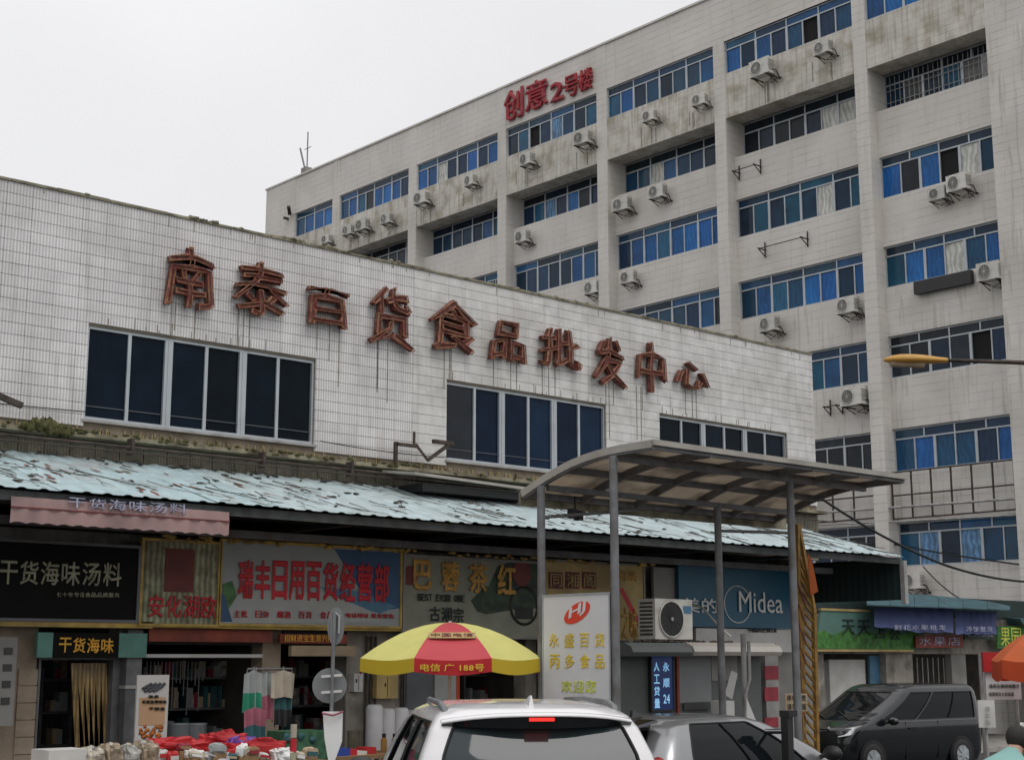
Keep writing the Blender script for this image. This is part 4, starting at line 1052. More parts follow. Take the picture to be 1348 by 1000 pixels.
# ================================================================== KIOSK with AC on its roof
KV = 15.5; kx0, kx1 = PY(812, 850, KV)[0], PY(1003, 850, KV)[0]
KT = 2.02
k_ = thing('kiosk', 'grey kiosk with rounded pale roof edge between the canopy posts', 'kiosk', ((kx0+kx1)/2, KV+.6, GB))
MB().box(kx0, kx1-.05, KV+.0, KV+1.2, GB, KT).build('body', 'kiosk', k_)
xd = PY(890, 850, KV)[0]
g = MB()
P = [(-.35, 0), (-.38, .06), (-.34, .14), (-.2, .2), (1.2, .22), (1.2, .0)]
g.prism([(kx0-.05, KV+a, KT+b) for a, b in P], (xd-kx0, 0, 0)); g.build('roof_edge', 'kiosk', k_)
g = MB(); g.prism([(xd, KV+a, KT+b+.01) for a, b in P], (kx1-xd+.05, 0, 0)); g.build('roof_edge', 'kiosk_roof', k_, label='pale cream roof edge, right half')
g = MB(); xa = PY(893,900, KV)[0]; g.box(xa, PY(935, 900, KV)[0], KV-.02, KV, PY(900, 925, KV)[1], PY(900, 862, KV)[1]); g.build('service_window', 'kiosk_light', k_)
MB().box(PY(889,900,KV)[0], PY(892,900,KV)[0], KV-.04, KV, GB, KT).build('corner_strip', 'red_board', k_)
MB().box(PY(936,900,KV)[0], PY(970,900,KV)[0], KV-.02, KV, PY(900, 896, KV)[1], PY(900, 862, KV)[1]).build('side_panel', 'grey_panel', k_)
MB().box(PY(898,900,KV)[0], PY(932,900,KV)[0], KV-.03, KV-.02, PY(900, 934, KV)[1], PY(900, 924, KV)[1]).build('vent', 'ac_dark', k_)
v = KV-.06; xa, zt = PY(858, 863, v); xb, _ = PY(885, 863, v); zb = PY(858, 934, v)[1]
t = thing('led_sign', 'tall narrow blue lit sign with pale characters on the kiosk wall', 'sign', ((xa+xb)/2, v, zb))
MB().box(xa, xb, v, v+.055, zb, zt).build('screen', 'led_blue', t)
g = MB()
for col, s, a, b in ((0, '人工贷量', 861, 868), (1, '永顺24', 873, 881)):
    if col: s = ['永', '顺', '24']
    for i, ch in enumerate(s):
        hh = 11; yt = 872+i*(16 if not col else 21); textY(g, ch, PY(a,900,v)[0], v-.002, PY((a+b)/2, yt+hh, v)[1], PY(b,900,v)[0]-PY(a,900,v)[0], .13, .004, .02)
g.build('lettering', 'led_text', t)
g = MB(); w = .03; g.box(xa-w, xa, v-.01, v+.055, zb-w, zt+w); g.box(xb, xb+w, v-.01, v+.055, zb-w, zt+w); g.box(xa, xb, v-.01, v+.055, zt, zt+w); g.box(xa, xb, v-.01, v+.055, zb-w, zb); g.build('frame', 'black_metal', t)
# big ac on the roof, faces -Y
def roof_ac():
    v = 15.75; xa, zt = PY(862, 789, v); xb = xa+.86; zb = KT+.26; zt = zb+.62
    t = thing('rooftop_air_conditioner', 'large cream outdoor air conditioner with a black round fan on the kiosk roof', 'air conditioner', ((xa+xb)/2, v, zb))
    MB().box(xa, xb, v, v+.36, zb, zt).build('casing', 'ac_white', t)
    c = (xa+(xb-xa)*.42, v, (zt+zb)/2); MB().disc((c[0], v-.006, c[2]), .265, 28, (0,1,0), .01).build('fan_opening', 'black_metal', t)
    g = MB()
    for k in range(7): g.lathe([(.05+k*.033, 0), (.055+k*.033, 0)], (c[0], v-.022, c[2]), 24, 'Y')
    for k in range(8): a = math.pi*k/8; g.bar((c[0]-.26*math.cos(a), v-.022, c[2]-.26*math.sin(a)), (c[0]+.26*math.cos(a), v-.022, c[2]+.26*math.sin(a)), .005)
    g.build('fan_guard', 'ac_dark', t)
    g = MB(); g.lathe([(.265, 0), (.285, 0), (.285, -.03), (.265, -.02)], (c[0], v, c[2]), 28, 'Y'); g.build('fan_ring', 'ac_white', t); MB().disc((c[0], v-.03, c[2]), .03, 12, (0,1,0), .008).build('hub', 'steel_light', t)
    g = MB()
    for k in range(9): g.box(xa-.006, xa, v+.05, v+.32, zb+.06+k*.06, zb+.09+k*.06)
    g.build('side_louvre', 'ac_dark', t)
    g = MB(); g.box(xa+.05, xa+.15, v-.03, v+.4, zb-.04, zb); g.box(xb-.15, xb-.05, v-.03, v+.4, zb-.04, zb); g.build('feet', 'black_metal', t)
    MB().box(xb-.22, xb-.02, v-.004, v, zt-.22, zt-.1).build('energy_label', 'banner_blue2', t)
roof_ac()
g = MB(); r = random.Random(8)
for k in range(60): g.blob((kx0+.1+r.random()*2.4, 15.35+r.random()*.35, KT+.22), r.uniform(.02,.08), .04, .02, k, .5, 6)
o = g.build('rubbish', 'rusty_iron'); o['kind'] = 'stuff'; o['label'] = 'scraps and rubble lying on the kiosk roof'; o['category'] = 'rubbish'
cable('loose_hose', [PD(912,795,25.4), PD(925,800,25), PD(948,826,24.5), PD(962,838,24.3)], .02, 'pale hose running off the rooftop air conditioner', 'offwhite')

# red and white banded pillar, white leaning board, props right of the kiosk
def pd_box(name, m, px0, px1, pyt, pyb, v, depth, parent=None):
    xa = PY(px0, pyt, v)[0]; xb = PY(px1, pyt, v)[0]; return MB().box(xa, xb, v, v+depth, PY(px0, pyb, v)[1], PY(px0, pyt, v)[1]).build(name, m, parent)
t = thing('banded_pillar', 'square pillar wrapped in red and white bands right of the kiosk', 'pillar', (PY(1015,900,16.6)[0], 16.7, GB))
pd_box('shaft', 'band_white', 1007, 1024, 860, 1003, 16.6, .35, t)
for yt, yb in ((876,894),(904,922),(944,957)): pd_box('red_band', 'band_red', 1006.5, 1024.5, yt, yb, 16.59, .01, t)
pd_box('poster', 'poster_orange', 1008, 1022, 846, 860, 16.58, .02, t)
t = thing('leaning_board', 'narrow cream board leaning at an angle against the kiosk side', 'board', PD(963, 900, 20)); g = MB()
P = [PD(963,882,21), PD(971,886,21), PD(964,920,21), PD(954,914,21)]; g.prism(P, (.02, .02, 0)); g.build('panel', 'offwhite', t)
g = MB(); g.box(*sorted((PY(955,900,15.0)[0], PY(966,900,15.0)[0])), 15.0, 15.3, gz(18,15), PY(960, 922, 15.0)[1]); solo(g.build('white_bin', 'offwhite'), 'white upright bin standing under the leaning board', 'bin')
g = MB(); P = [PD(983,918,20.5), PD(997,952,20.5), PD(983,952,20.5)]; g.prism(P, (.02,.02,0)); g.prism([PD(983,952,20.5), PD(997,952,20.5), PD(997,1010,20.5), PD(983,1010,20.5)], (.02,.02,0)); solo(g.build('white_sheet', 'white'), 'white triangular sheet standing beside the kiosk', 'sheet')
g = MB(); a = PD(979,862,21.3); g.tube([(a[0],a[1],gz(a[0],a[1])), (a[0],a[1],a[2]+.3)], .04, 8); a = PD(986,862,21.3); g.tube([(a[0],a[1],a[2]+.2), (a[0],a[1],1.7), (a[0]-.1,a[1],1.5), (a[0]-.1,a[1],0)], .025, 8)
solo(g.build('drain_pipe', 'steel_light'), 'pair of grey pipes at the right end of the kiosk', 'pipe')

# post sleeve and notice on the right canopy post
u, v = CP[1]
t = thing('post_notice', 'small yellow metal notice with black characters strapped to the right canopy post', 'notice', (u, v-.1, 1.3))
x, y, z = PD(1032, 935, 20.0); x2, y2, z2 = PD(1060, 912, 20.0)
g = MB(); e = Vector((x2-x, y2-y, 0)); A = Vector((x, y, z)); nrm = Vector((-FW[0]*.03, -FW[1]*.03, 0)); off_ = nrm*4
g.prism([A+off_, A+e+off_, A+e+off_+Vector((0,0,z2-z)), A+off_+Vector((0,0,z2-z))], nrm*.4); g.build('plate', 'cream', t)
g = MB(); rv = e.normalized()
text(g, '停车收费', A+off_+nrm*.5+rv*.02+Vector((0,0,.13)), rv, UP, nrm.normalized(), e.length-.04, .08, .004, .0); text(g, '请勿占道', A+off_+nrm*.5+rv*.02+Vector((0,0,.02)), rv, UP, nrm.normalized(), e.length-.04, .08, .004, .0); g.build('lettering', 'black_metal', t)
t = thing('striped_sleeve', 'red and white striped warning sleeve round the foot of the right canopy post', 'warning sleeve', (u, v, gz(u,v)))
for k in range(8):
    zz = gz(u,v)+.02+k*.14
    g = MB(); n = 16; V = []
    for i in range(n):
        a = 2*math.pi*i/n; sk = .08*math.cos(a+2.2)
        V += [(u+.07*math.cos(a), v+.07*math.sin(a), zz+sk), (u+.07*math.cos(a), v+.07*math.sin(a), zz+.14+sk)]
    g.add(V, [(2*i, 2*((i+1)%n), 2*((i+1)%n)+1, 2*i+1) for i in range(n)], True); g.build('band', 'red' if k % 2 else 'stripe_white', t)
# yellow lattice
def lattice():
    x0, y0, _ = PD(1062, 860, 21.5); zb = gz(x0, y0); zt = PD(1050, 690, 21.5)[2]
    t = thing('lattice_ladder', 'tall rusty yellow folded lattice standing behind the right canopy post', 'lattice', (x0, y0, zb))
    rt = Vector((RT[0], RT[1], 0)); bk = Vector((FW[0], FW[1], 0))
    B = Vector((x0, y0, zb))
    def P(px, py, db=0): q = Vector(PD(px, py, 21.5)); return q+bk*db
    g = MB(); g.bar(P(1057,1010), P(1051,800), .10, .07); g.bar(P(1051,800), P(1049,690), .07, .05); g.build('side_rail', 'yellow_rust', t)
    g = MB(); g.bar(P(1077,1010,.05), P(1072,800,.05), .06, .06); g.bar(P(1072,800,.05), P(1052,690,.05), .05, .05); g.build('side_rail', 'yellow_rust', t)
    for k in range(21):
        y = 735+k*13; w = min(1, (y-690)/110)
        g = MB(); xl = 1052+(y-690)*.02; xr = xl+20*w
        g.bar(P(xl, y), P(xr, y+22, .06), .045, .03); g.build('diagonal_slat', 'yellow_rust', t)
    for k in range(9):
        y = 770+k*25; g = MB(); g.bar(P(1050, y, -.05), P(1060, y+26, -.03), .03, .02); g.build('diagonal_slat', 'rust_red', t)
    g = MB(); g.prism([P(1062,727,-.06), P(1068,738,-.06), P(1076,778,-.06), P(1066,784,-.06), P(1064,757,-.06)], bk*.03); g.build('orange_cloth', 'orange_cloth', t)
    g = MB(); g.prism([P(1046,782,-.04), P(1058,784,-.04), P(1060,930,-.04), P(1048,930,-.04)], bk*.02); g.build('yellow_panel', 'yellow_rust', t)
lattice()
t = thing('black_scooter_rack', 'dark slim parking gate post beside the striped sleeve', 'gate post', PD(1037, 985, 17.6))
x, y, _ = PD(1037, 985, 17.6); g = MB(); g.box(x-.05, x+.05, y-.05, y+.05, gz(x,y), PD(1037,940,17.6)[2]); g.build('post', 'black_metal', t)
g = MB(); q = PD(1037, 938, 17.6); g.box(q[0]-.07, q[0]+.09, q[1]-.07, q[1]+.07, q[2]-.04, q[2]+.03); g.build('head', 'black_metal', t)
q = PD(1035, 962, 17.6); g = MB(); g.tube([(q[0], q[1], q[2]), PD(1008, 962, 17.8)], .03, 8); g.build('arm', 'chrome', t)
t.name = 'gate_post'

# ================================================================== ANNEX SHOPS at right
AV = 23.0
ax_ = thing('shop_annex', 'low row of shops with dark teal metal awning between the hall and the tall building', 'building', (33, 23, GB))
MB().box(24.6, 42.9, AV+.05, AV+3.0, 3.1, 3.65).build('fascia', 'dark_green', ax_)
MB().box(24.6, 42.9, AV+2.9, AV+3.0, GB, 3.1).build('rear_wall', 'interior', ax_)
MB().box(24.6, 42.9, AV, AV+3, GB-.02, GB+.1).build('floor', 'pavement', ax_)
for a, b, m_ in ((24.6, PY(1088,860,AV)[0], 'plaster_dark'), (PY(1170,860,AV)[0], PY(1205,860,AV)[0], 'plaster_dark'), (PY(1256,860,AV)[0], PY(1275,860,AV)[0], 'grey_panel')):
    MB().box(a, b, AV+.1, AV+.3, GB+.1, 2.15).build('wall', m_, ax_)
MB().box(24.6, 42.9, AV+.06, AV+.3, 2.1, 3.1).build('lintel', 'plaster_dark', ax_)
MB().box(PY(1108,860,AV)[0], PY(1155,860,AV)[0], AV+.4, AV+.6, .6, 1.95).build('white_cabinet', 'offwhite', ax_)
MB().box(PY(1157,860,AV)[0], PY(1173,860,AV)[0], AV+.3, AV+.36, GB, 2.05).build('blue_door', 'banner_blue2', ax_)
MB().box(PY(1090,860,AV)[0], PY(1108,860,AV)[0], AV+.5, AV+.7, .6, 1.9).build('side_cabinet', 'grey_panel', ax_)
g = MB()
for k in range(7): xx = PY(1208+k*7,900,AV+.3)[0]; g.box(xx-.012, xx+.012, AV+.28, AV+.3, GB, 2.0)
g.build('glass_door_bars', 'steel_light', ax_)
# teal sagging awning: sheets side by side
t = thing('teal_awning', 'sagging dark teal sheet awning above the purple and green shop signs', 'awning', (36, 22, 3.4))
xsA = [1141, 1172, 1204, 1236, 1268, 1300, 1330]
topy = [777, 779, 782, 784, 787, 791, 797]
for i in range(6):
    a0, z0 = PY(xsA[i], topy[i], AV-.2); a1, z1 = PY(xsA[i+1], topy[i+1], AV-.2); d = .9
    e0, f0 = PY(xsA[i], 795+i*1.0, AV-1.1); e1, f1 = PY(xsA[i+1], 796+i*1.2, AV-1.1)
    g = MB(); V = []
    for (p, q, yv) in ((a0, z0, AV-.2), (a1-.02, z1, AV-.2), (e1-.02, f1, AV-1.1), (e0, f0, AV-1.1)): V.append((p, yv, q))
    V2 = [(x, y, z-.03) for x, y, z in V]; g.hexa(V2+V); g.build('sheet', 'teal_metal', t)
g = MB(); g.hexa([(PY(1330,860,AV)[0], AV-.5, 2.9), (42.5, AV-.5, 2.9), (42.5, AV, 2.95), (PY(1330,860,AV)[0], AV, 2.95), (PY(1325,860,AV)[0], AV-.5, 3.1), (42.5, AV-.5, 3.1), (42.5, AV, 3.15), (PY(1325,860,AV)[0], AV, 3.15)]); g.build('side_sheet', 'teal_metal', t)
# green sign
v = AV-.2
def bq(px, py, vv): q = PY(px, py, vv); return (q[0], vv, q[1])
t = thing('shop_sign', 'pale green sign with large dark characters over printed grass at the right of the hall', 'sign', bq(1150, 850, v))
g = MB(); g.prism([bq(1081,803,v), bq(1146,803,v), bq(1232,806,v), bq(1205,855,v), bq(1074,853,v)], (0, .06, 0)); g.build('board', 'green_sign', t)
g = MB(); P = [bq(1075,853,v-.005), bq(1203,855,v-.005), bq(1212,836,v-.005)]
for k in range(14): P.append(bq(1205-k*10, 829+(k%3)*3-(k==9)*3, v-.005))
g.prism(P, (0, .004, 0)); g.build('grass_print', 'grass_print', t)
spaced(t, '天天', 1108, 1149, 815, 835, v-.012, 'ink', dy=1, fill=.8, off=.01); spaced(t, '占公', 1152, 1190, 826, 840, v-.012, 'ink', dy=2, fill=.7)
MB().box(bq(1081,830,v)[0], bq(1146,830,v)[0], v-.03, v+.06, bq(1081,803,v)[2], bq(1081,800,v)[2]).build('top_trim', 'ochre', t)
MB().box(bq(1074,830,v)[0], bq(1200,830,v)[0], v-.03, v+.06, bq(1074,857,v)[2], bq(1074,854,v)[2]).build('bottom_trim', 'ochre', t)
# purple drop awnings
for i, (a, b, yt, yb, lab) in enumerate(((1151, 1255, 800, 832, 'wide purple blue fabric drop awning with pale print over the green sign'), (1258, 1312, 804, 834, 'narrower purple blue drop awning right of the wide one'))):
    v = AV-.75-.02*i; t = thing('drop_awning', lab, 'awning', bq((a+b)/2, yb, v), 'purple drop awnings')
    g = MB(); n = 24; V = []
    for k in range(n+1):
        px = a+(b-a)*k/n; q0 = bq(px, yt, v+.35); q1 = bq(px, (yb if i else 824+8*min(1, (px-a)/60))+math.sin(k*1.1)*.8, v)
        V += [(q0[0]-.0, q0[1], q0[2]), ((q0[0]+q1[0])/2, (q0[1]+q1[1])/2+.03*math.sin(k*1.7), (q0[2]+q1[2])/2), q1]
    g.add(V, [(3*k+j, 3*k+3+j, 3*k+4+j, 3*k+1+j) for k in range(n) for j in range(2)], True); g.build('cloth', 'purple_cloth', t)
    w = (b-a)
    spaced(t, '鲜花水果批发' if i == 0 else '冷饮批发', a+w*.25, b-w*.08, yb-10, yb-3, v-.04, 'pale_print', off=.01)
# red-brown and green signs under the purple ones
for px0, px1, yt, yb, m_, lab, s in ((1206, 1268, 836, 852, 'red_board', 'dark red sign under the wide purple awning', '水果店'), (1270, 1310, 833, 841, 'tea_green', 'thin green sign with white characters under the narrow purple awning', '新鲜果蔬'), (1313, 1375, 824, 853, 'grass_print', 'green and yellow sign at the right edge above the orange umbrella', '果园')):
    v = AV-.3; t = thing('shop_sign', lab, 'sign', bq(px0, yb, v)); g = MB(); g.prism([bq(px0,yt,v), bq(px1,yt,v), bq(px1,yb,v), bq(px0,yb,v)], (0,.05,0)); g.build('board', m_, t)
    spaced(t, s, px0+3, min(px1-2, 1345), yt+2, yb-3, v-.01, 'pale_print' if m_ != 'grass_print' else 'letter_lime', off=.0)

# ================================================================== CARS
def car(name, label, spec, paint, loc, heading, glassm='car_glass', rearm=None):
    # spec['sl']: slices (z, x_rear, x_front, half_width, corner_radius, bulge)
    t = thing(name, label, spec['cat'], (0,0,0), proto=True)
    NR, NC, NS = 12, 5, 36; N = 2*(NR+NC+NS+NC)
    def ring(z, xr, xf, hw, cr, bg_):
        cr = min(cr, hw*.9, (xf-xr)*.45); pts = []
        def arc(cx, cy, a0, n):
            for k in range(n): a = a0-(k/n)*math.pi/2; pts.append((cx+cr*math.cos(a), cy+cr*math.sin(a)))
        y0 = hw-cr
        for k in range(NR): q = -y0+2*y0*k/NR; pts.append((xr-bg_*(1-(q/hw)**2)*.6, q))          # rear, right to left
        for k in range(NC): a = math.pi-(k/NC)*math.pi/2; pts.append((xr+cr+cr*math.cos(a), y0+cr*math.sin(a)))
        for k in range(NS): pts.append((xr+cr+(xf-xr-2*cr)*k/NS, hw+.012*math.sin(math.pi*k/NS)))      # left side, rear to front
        for k in range(NC): a = math.pi/2-(k/NC)*math.pi/2; pts.append((xf-cr+cr*math.cos(a), y0+cr*math.sin(a)))
        for k in range(NR): q = y0-2*y0*k/NR; pts.append((xf+bg_*(1-(q/hw)**2), q))
        for k in range(NC): a = -(k/NC)*math.pi/2; pts.append((xf-cr+cr*math.cos(a), -y0+cr*math.sin(a)))
        for k in range(NS): pts.append((xf-cr-(xf-xr-2*cr)*k/NS, -hw-.012*math.sin(math.pi*k/NS)))
        for k in range(NC): a = -math.pi/2-(k/NC)*math.pi/2; pts.append((xr+cr+cr*math.cos(a), -y0+cr*math.sin(a)))
        return [(x, y, z) for x, y in pts]
    K = spec['sl']; SL = []
    for i in range(len(K)-1):
        for s in range(4):
            tt = s/4; p0 = K[max(i-1, 0)]; p1 = K[i]; p2 = K[i+1]; p3 = K[min(i+2, len(K)-1)]; row = []
            for c in range(6):
                sm_ = .5*((2*p1[c])+(p2[c]-p0[c])*tt+(2*p0[c]-5*p1[c]+4*p2[c]-p3[c])*tt*tt+(3*p1[c]-p0[c]-3*p2[c]+p3[c])*tt**3)
                li = p1[c]+(p2[c]-p1[c])*tt
                row.append(li if c == 0 or spec.get('lin') else li*.45+sm_*.55)
            SL.append(tuple(row))
    SL.append(K[-1]); rings = [ring(*r) for r in SL]
    g0, g1 = spec['glass']
    i0 = min(range(len(SL)), key=lambda i: abs(SL[i][0]-g0)); i1 = min(range(len(SL)), key=lambda i: abs(SL[i][0]-g1))
    rs = 0; ls = NR+NC; fs = ls+NS+NC; rsd = fs+NR+NC
    def cls(k):
        if k < NR: return 'rear' if spec['rear'][0] <= k/NR and (k+1)/NR <= spec['rear'][1]+1e-6 else None
        if ls <= k < ls+NS: q = (k-ls+.5)/NS
        elif fs <= k < fs+NR: return 'front' if 0 <= k-fs < NR else None
        elif rsd <= k < rsd+NS: q = 1-(k-rsd+.5)/NS
        elif ls+NS <= k < fs or fs+NR <= k < rsd: return 'front' if spec.get('wrap') else None
        else: return None
        for j, (a, b) in enumerate(spec['side']):
            if a < q < b: return 'side%d%s' % (j, 'l' if k < fs else 'r')
        return None
    parts = {}
    body = MB(); V = [p for r in rings for p in r]; F = []
    for i in range(len(rings)-1):
        for k in range(N):
            f = (i*N+k, i*N+(k+1) % N, (i+1)*N+(k+1) % N, (i+1)*N+k); c = None
            if i0 <= i < i1: c = cls(k)
            if c == 'rear' and spec.get('rear_z') and not (spec['rear_z'][0] <= SL[i][0] < spec['rear_z'][1]): c = None
            if c: parts.setdefault(c, []).append((i, k, f))
            else: F.append(f)
    body.add(V, F, True); body.add(rings[-1], [tuple(range(N))], True); body.add(rings[0], [tuple(range(N))], False)
    body.build('body', paint, t)
    cx = sum(p[0] for p in rings[i0])/N
    for c, L in parts.items():
        g = MB(); idx = {}; vv = []
        for _, _, f in L:
            for q in f:
                if q not in idx: idx[q] = len(vv); p = V[q]; s = .985; vv.append((cx+(p[0]-cx)*.993, p[1]*s, p[2]))
        g.add(vv, [tuple(idx[q] for q in f) for _, _, f in L], True)
        nm = {'r': 'rear_window', 'f': 'windscreen', 's': 'side_window'}[c[0]]
        o = g.build(nm, (rearm or glassm) if c[0] == 'r' else glassm, t)
        # rubber edge following the outline of each window
        ec = {}
        for _, _, f in L:
            for a in range(4): e = tuple(sorted((f[a], f[(a+1) % 4]))); ec[e] = ec.get(e, 0)+1
        rb_ = MB()
        for e, n_ in ec.items():
            if n_ == 1:
                p, q = Vector(V[e[0]]), Vector(V[e[1]]); rb_.bar(p, q, .015, .015)
        rb_.build('window_seal', 'rubber', o)
    for (x, s) in ((spec['wf'], 1), (spec['wf'], -1), (spec['wr'], 1), (spec['wr'], -1)):
        rr = spec['rw']; hw = spec['hw']
        MB().lathe([(rr+.07, .0), (rr+.07, .012*s), (.0, .012*s)], (x, s*(hw+.002), rr), 28, 'Y').build('wheel_arch', 'void', t)
        w = MB(); w.lathe([(rr*.62, .0), (rr*.9, .0), (rr, -.03*s), (rr, -.2*s), (rr*.6, -.2*s)], (x, s*(hw+.03), rr), 28, 'Y'); wo_ = w.build('wheel', 'rubber', t)
        h = MB(); h.disc((x, s*(hw+.018), rr), rr*.62, 24, (0,1,0), .01)
        for k in range(7):
            a = 2*math.pi*k/7; h.bar((x, s*(hw+.035), rr), (x+rr*.58*math.cos(a), s*(hw+.03), rr+rr*.58*math.sin(a)), .05, .02, (0,1,0))
        h.build('rim', 'alu', wo_)
    for s in (1, -1):
        m_ = spec['mirror']; g = MB(); g.blob((m_[0], s*m_[1], m_[2]), .09, .13, .085, 1, .03, 12); g.bar((m_[0], s*(m_[1]-.1), m_[2]-.03), (m_[0]+.03, s*(m_[1]-.22), m_[2]-.05), .05, .04)
        g.build('mirror', spec.get('mm', 'black_metal'), t)
    if spec.get('extra'): spec['extra'](t)
    t.location = loc; t.rotation_euler = (0, 0, heading)
    return t
HD = lambda az: math.pi/2-az                       # compass azimuth from +Y to a heading of the local +X axis
# white SUV ---------------------------------------------------------------
def suv_extra(t):
    g = MB()                                        # spoiler
    P = [(-.30, 1.632), (-.36, 1.622), (-.37, 1.606), (-.25, 1.59), (-.1, 1.62)]
    V = []; n = 14
    for k in range(n+1):
        y = -.66+1.32*k/n; e = abs(y)/.66; dx = .16*e**2.5; dz = -.05*e**2.6
        V += [(a+.05+dx-.02, y, z+dz) for a, z in P]
    m_ = len(P); F = [(k*m_+i, k*m_+(i+1) % m_, (k+1)*m_+(i+1) % m_, (k+1)*m_+i) for k in range(n) for i in range(m_)]
    g.add(V, F, True); g.add(V[:m_], [tuple(range(m_))]); g.add(V[-m_:], [tuple(range(m_))]); g.build('spoiler', 'car_white', t)
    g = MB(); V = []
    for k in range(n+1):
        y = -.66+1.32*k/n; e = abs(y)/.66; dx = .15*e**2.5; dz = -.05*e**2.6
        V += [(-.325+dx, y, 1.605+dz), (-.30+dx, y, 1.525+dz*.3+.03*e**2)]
    g.add(V, [(2*k, 2*k+2, 2*k+3, 2*k+1) for k in range(n)], True); g.build('spoiler_shade', 'car_black', t)  # shade under the spoiler, put in as a black strip
    b = MB(); b.box(-.345, -.30, -.085, .085, 1.575, 1.597); b.build('brake_light', 'brake_red', t)
    b = MB()
    for k in range(9): b.box(-.35, -.345, -.085+k*.019, -.073+k*.019, 1.578, 1.594)
    b.build('brake_segments', 'brake_red', t)
    for s in (1, -1):
        r = MB(); P = [(.06, s*.60, 1.60), (.14, s*.61, 1.645), (.35, s*.615, 1.675), (1.2, s*.605, 1.685), (1.7, s*.56, 1.665), (1.85, s*.55, 1.61)]; r.tube(P, [.022,.026,.024,.018,.018,.012], 8); r.build('roof_rail', 'steel_grey', t)
    f = MB(); f.hexa([(.08, -.02, 1.65), (.30, -.03, 1.665), (.30, .03, 1.665), (.08, .02, 1.65), (.09, -.004, 1.735), (.13, -.006, 1.735), (.13, .006, 1.735), (.09, .004, 1.735)]); f.build('shark_fin', 'car_white', t)
    w = MB(); w.bar((-.46, -.02, 1.10), (-.45, -.45, 1.115), .03, .02); w.bar((-.46, .05, 1.095), (-.45, -.1, 1.10), .045, .03); w.disc((-.45, 0.05, 1.09), .03, 10, (1,0,0), .04); w.build('rear_wiper', 'rubber', t)
    for s in (1, -1):
        l = MB(); l.blob((-.40, s*.77, .94), .13, .13, .09, 1, .0, 14); l.build('tail_light', 'tail_red', t)
    p = MB(); p.box(-.62, -.60, -.22, .22, .62, .76); p.build('number_plate', 'blue', t)
    p = MB(); p.box(-.67, -.4, -.8, .8, .28, .45); p.build('bumper_trim', 'rubber', t)
suv = dict(cat='car', hw=.90, wf=3.2, wr=.55, rw=.34, rear=(.0, 1.), rear_z=(.98, 1.57), glass=(.99, 1.56), side=[(.02,.40),(.42,.80)], mirror=(2.75, 1.03, 1.08), mm='black_metal', extra=suv_extra,
  sl=[(.22,-.35,3.75,.80,.20,.06),(.42,-.52,3.92,.88,.24,.12),(.70,-.55,3.95,.905,.26,.14),(.88,-.50,3.86,.91,.24,.14),(.99,-.43,3.0,.90,.20,.08),(1.12,-.40,2.72,.87,.17,.07),(1.35,-.30,2.3,.80,.14,.06),(1.52,-.20,1.98,.73,.14,.05),(1.60,-.12,1.78,.68,.18,.05),(1.645,.0,1.62,.61,.25,.05),(1.675,.2,1.4,.47,.25,.04),(1.685,.5,1.1,.2,.1,.02)])
sx, sy, _ = PD(702, 900, 10.5)
car('suv', 'white sport utility car seen from behind with lit brake light, nearest car', suv, 'car_white', (sx, sy, gz(sx, sy)+.02), HD(AZ-R(9)), rearm='car_glass_rear')
# silver hatchback, heading along the shops ----------------------------------
def hat_extra(t):
    g = MB(); g.hexa([(-.22,-.5,1.36),(.1,-.5,1.41),(.1,.5,1.41),(-.22,.5,1.36),(-.24,-.48,1.385),(.1,-.48,1.435),(.1,.48,1.435),(-.24,.48,1.385)]); g.build('spoiler', 'car_black', t)
    for s in (1, -1):
        l = MB(); l.blob((-.12, s*.68, .95), .12, .10, .13, 1, 0, 12); l.build('tail_light', 'tail_red', t)
    f = MB(); f.hexa([(.2,-.02,1.45),(.4,-.03,1.455),(.4,.03,1.455),(.2,.02,1.45),(.2,-.005,1.52),(.24,-.006,1.52),(.24,.006,1.52),(.2,.005,1.52)]); f.build('shark_fin', 'car_black', t)
    for s in (1, -1): h = MB(); h.bar((1.55, s*.885, .88), (1.72, s*.885, .89), .02, .03); h.build('door_handle', 'chrome', t)
hat = dict(cat='car', hw=.87, wf=3.1, wr=.55, rw=.32, rear=(.08, .92), glass=(.96, 1.38), side=[(.07,.46),(.475,.86)], mirror=(2.75, 1.0, 1.02), extra=hat_extra,
  sl=[(.20,-.15,3.75,.78,.25,.06),(.40,-.25,3.9,.85,.30,.14),(.68,-.26,3.92,.87,.32,.2),(.86,-.22,3.7,.865,.32,.2),(.95,-.16,3.1,.83,.28,.1),(1.08,-.08,2.8,.78,.24,.08),(1.24,.05,2.4,.70,.22,.07),(1.37,.18,2.02,.61,.22,.06),(1.425,.32,1.8,.54,.25,.06),(1.455,.5,1.55,.42,.25,.05),(1.465,.8,1.3,.2,.1,.02)])
hx, hy, _ = PD(843, 960, 17.6)
hc = car('hatchback', 'silver hatchback with dark arched side windows parked between the white car and the striped sleeve', hat, 'car_silver', (hx-.55, hy-.2, gz(hx, hy)+.03), HD(R(89))); hc.scale = (.96, 1.0, 1.07)
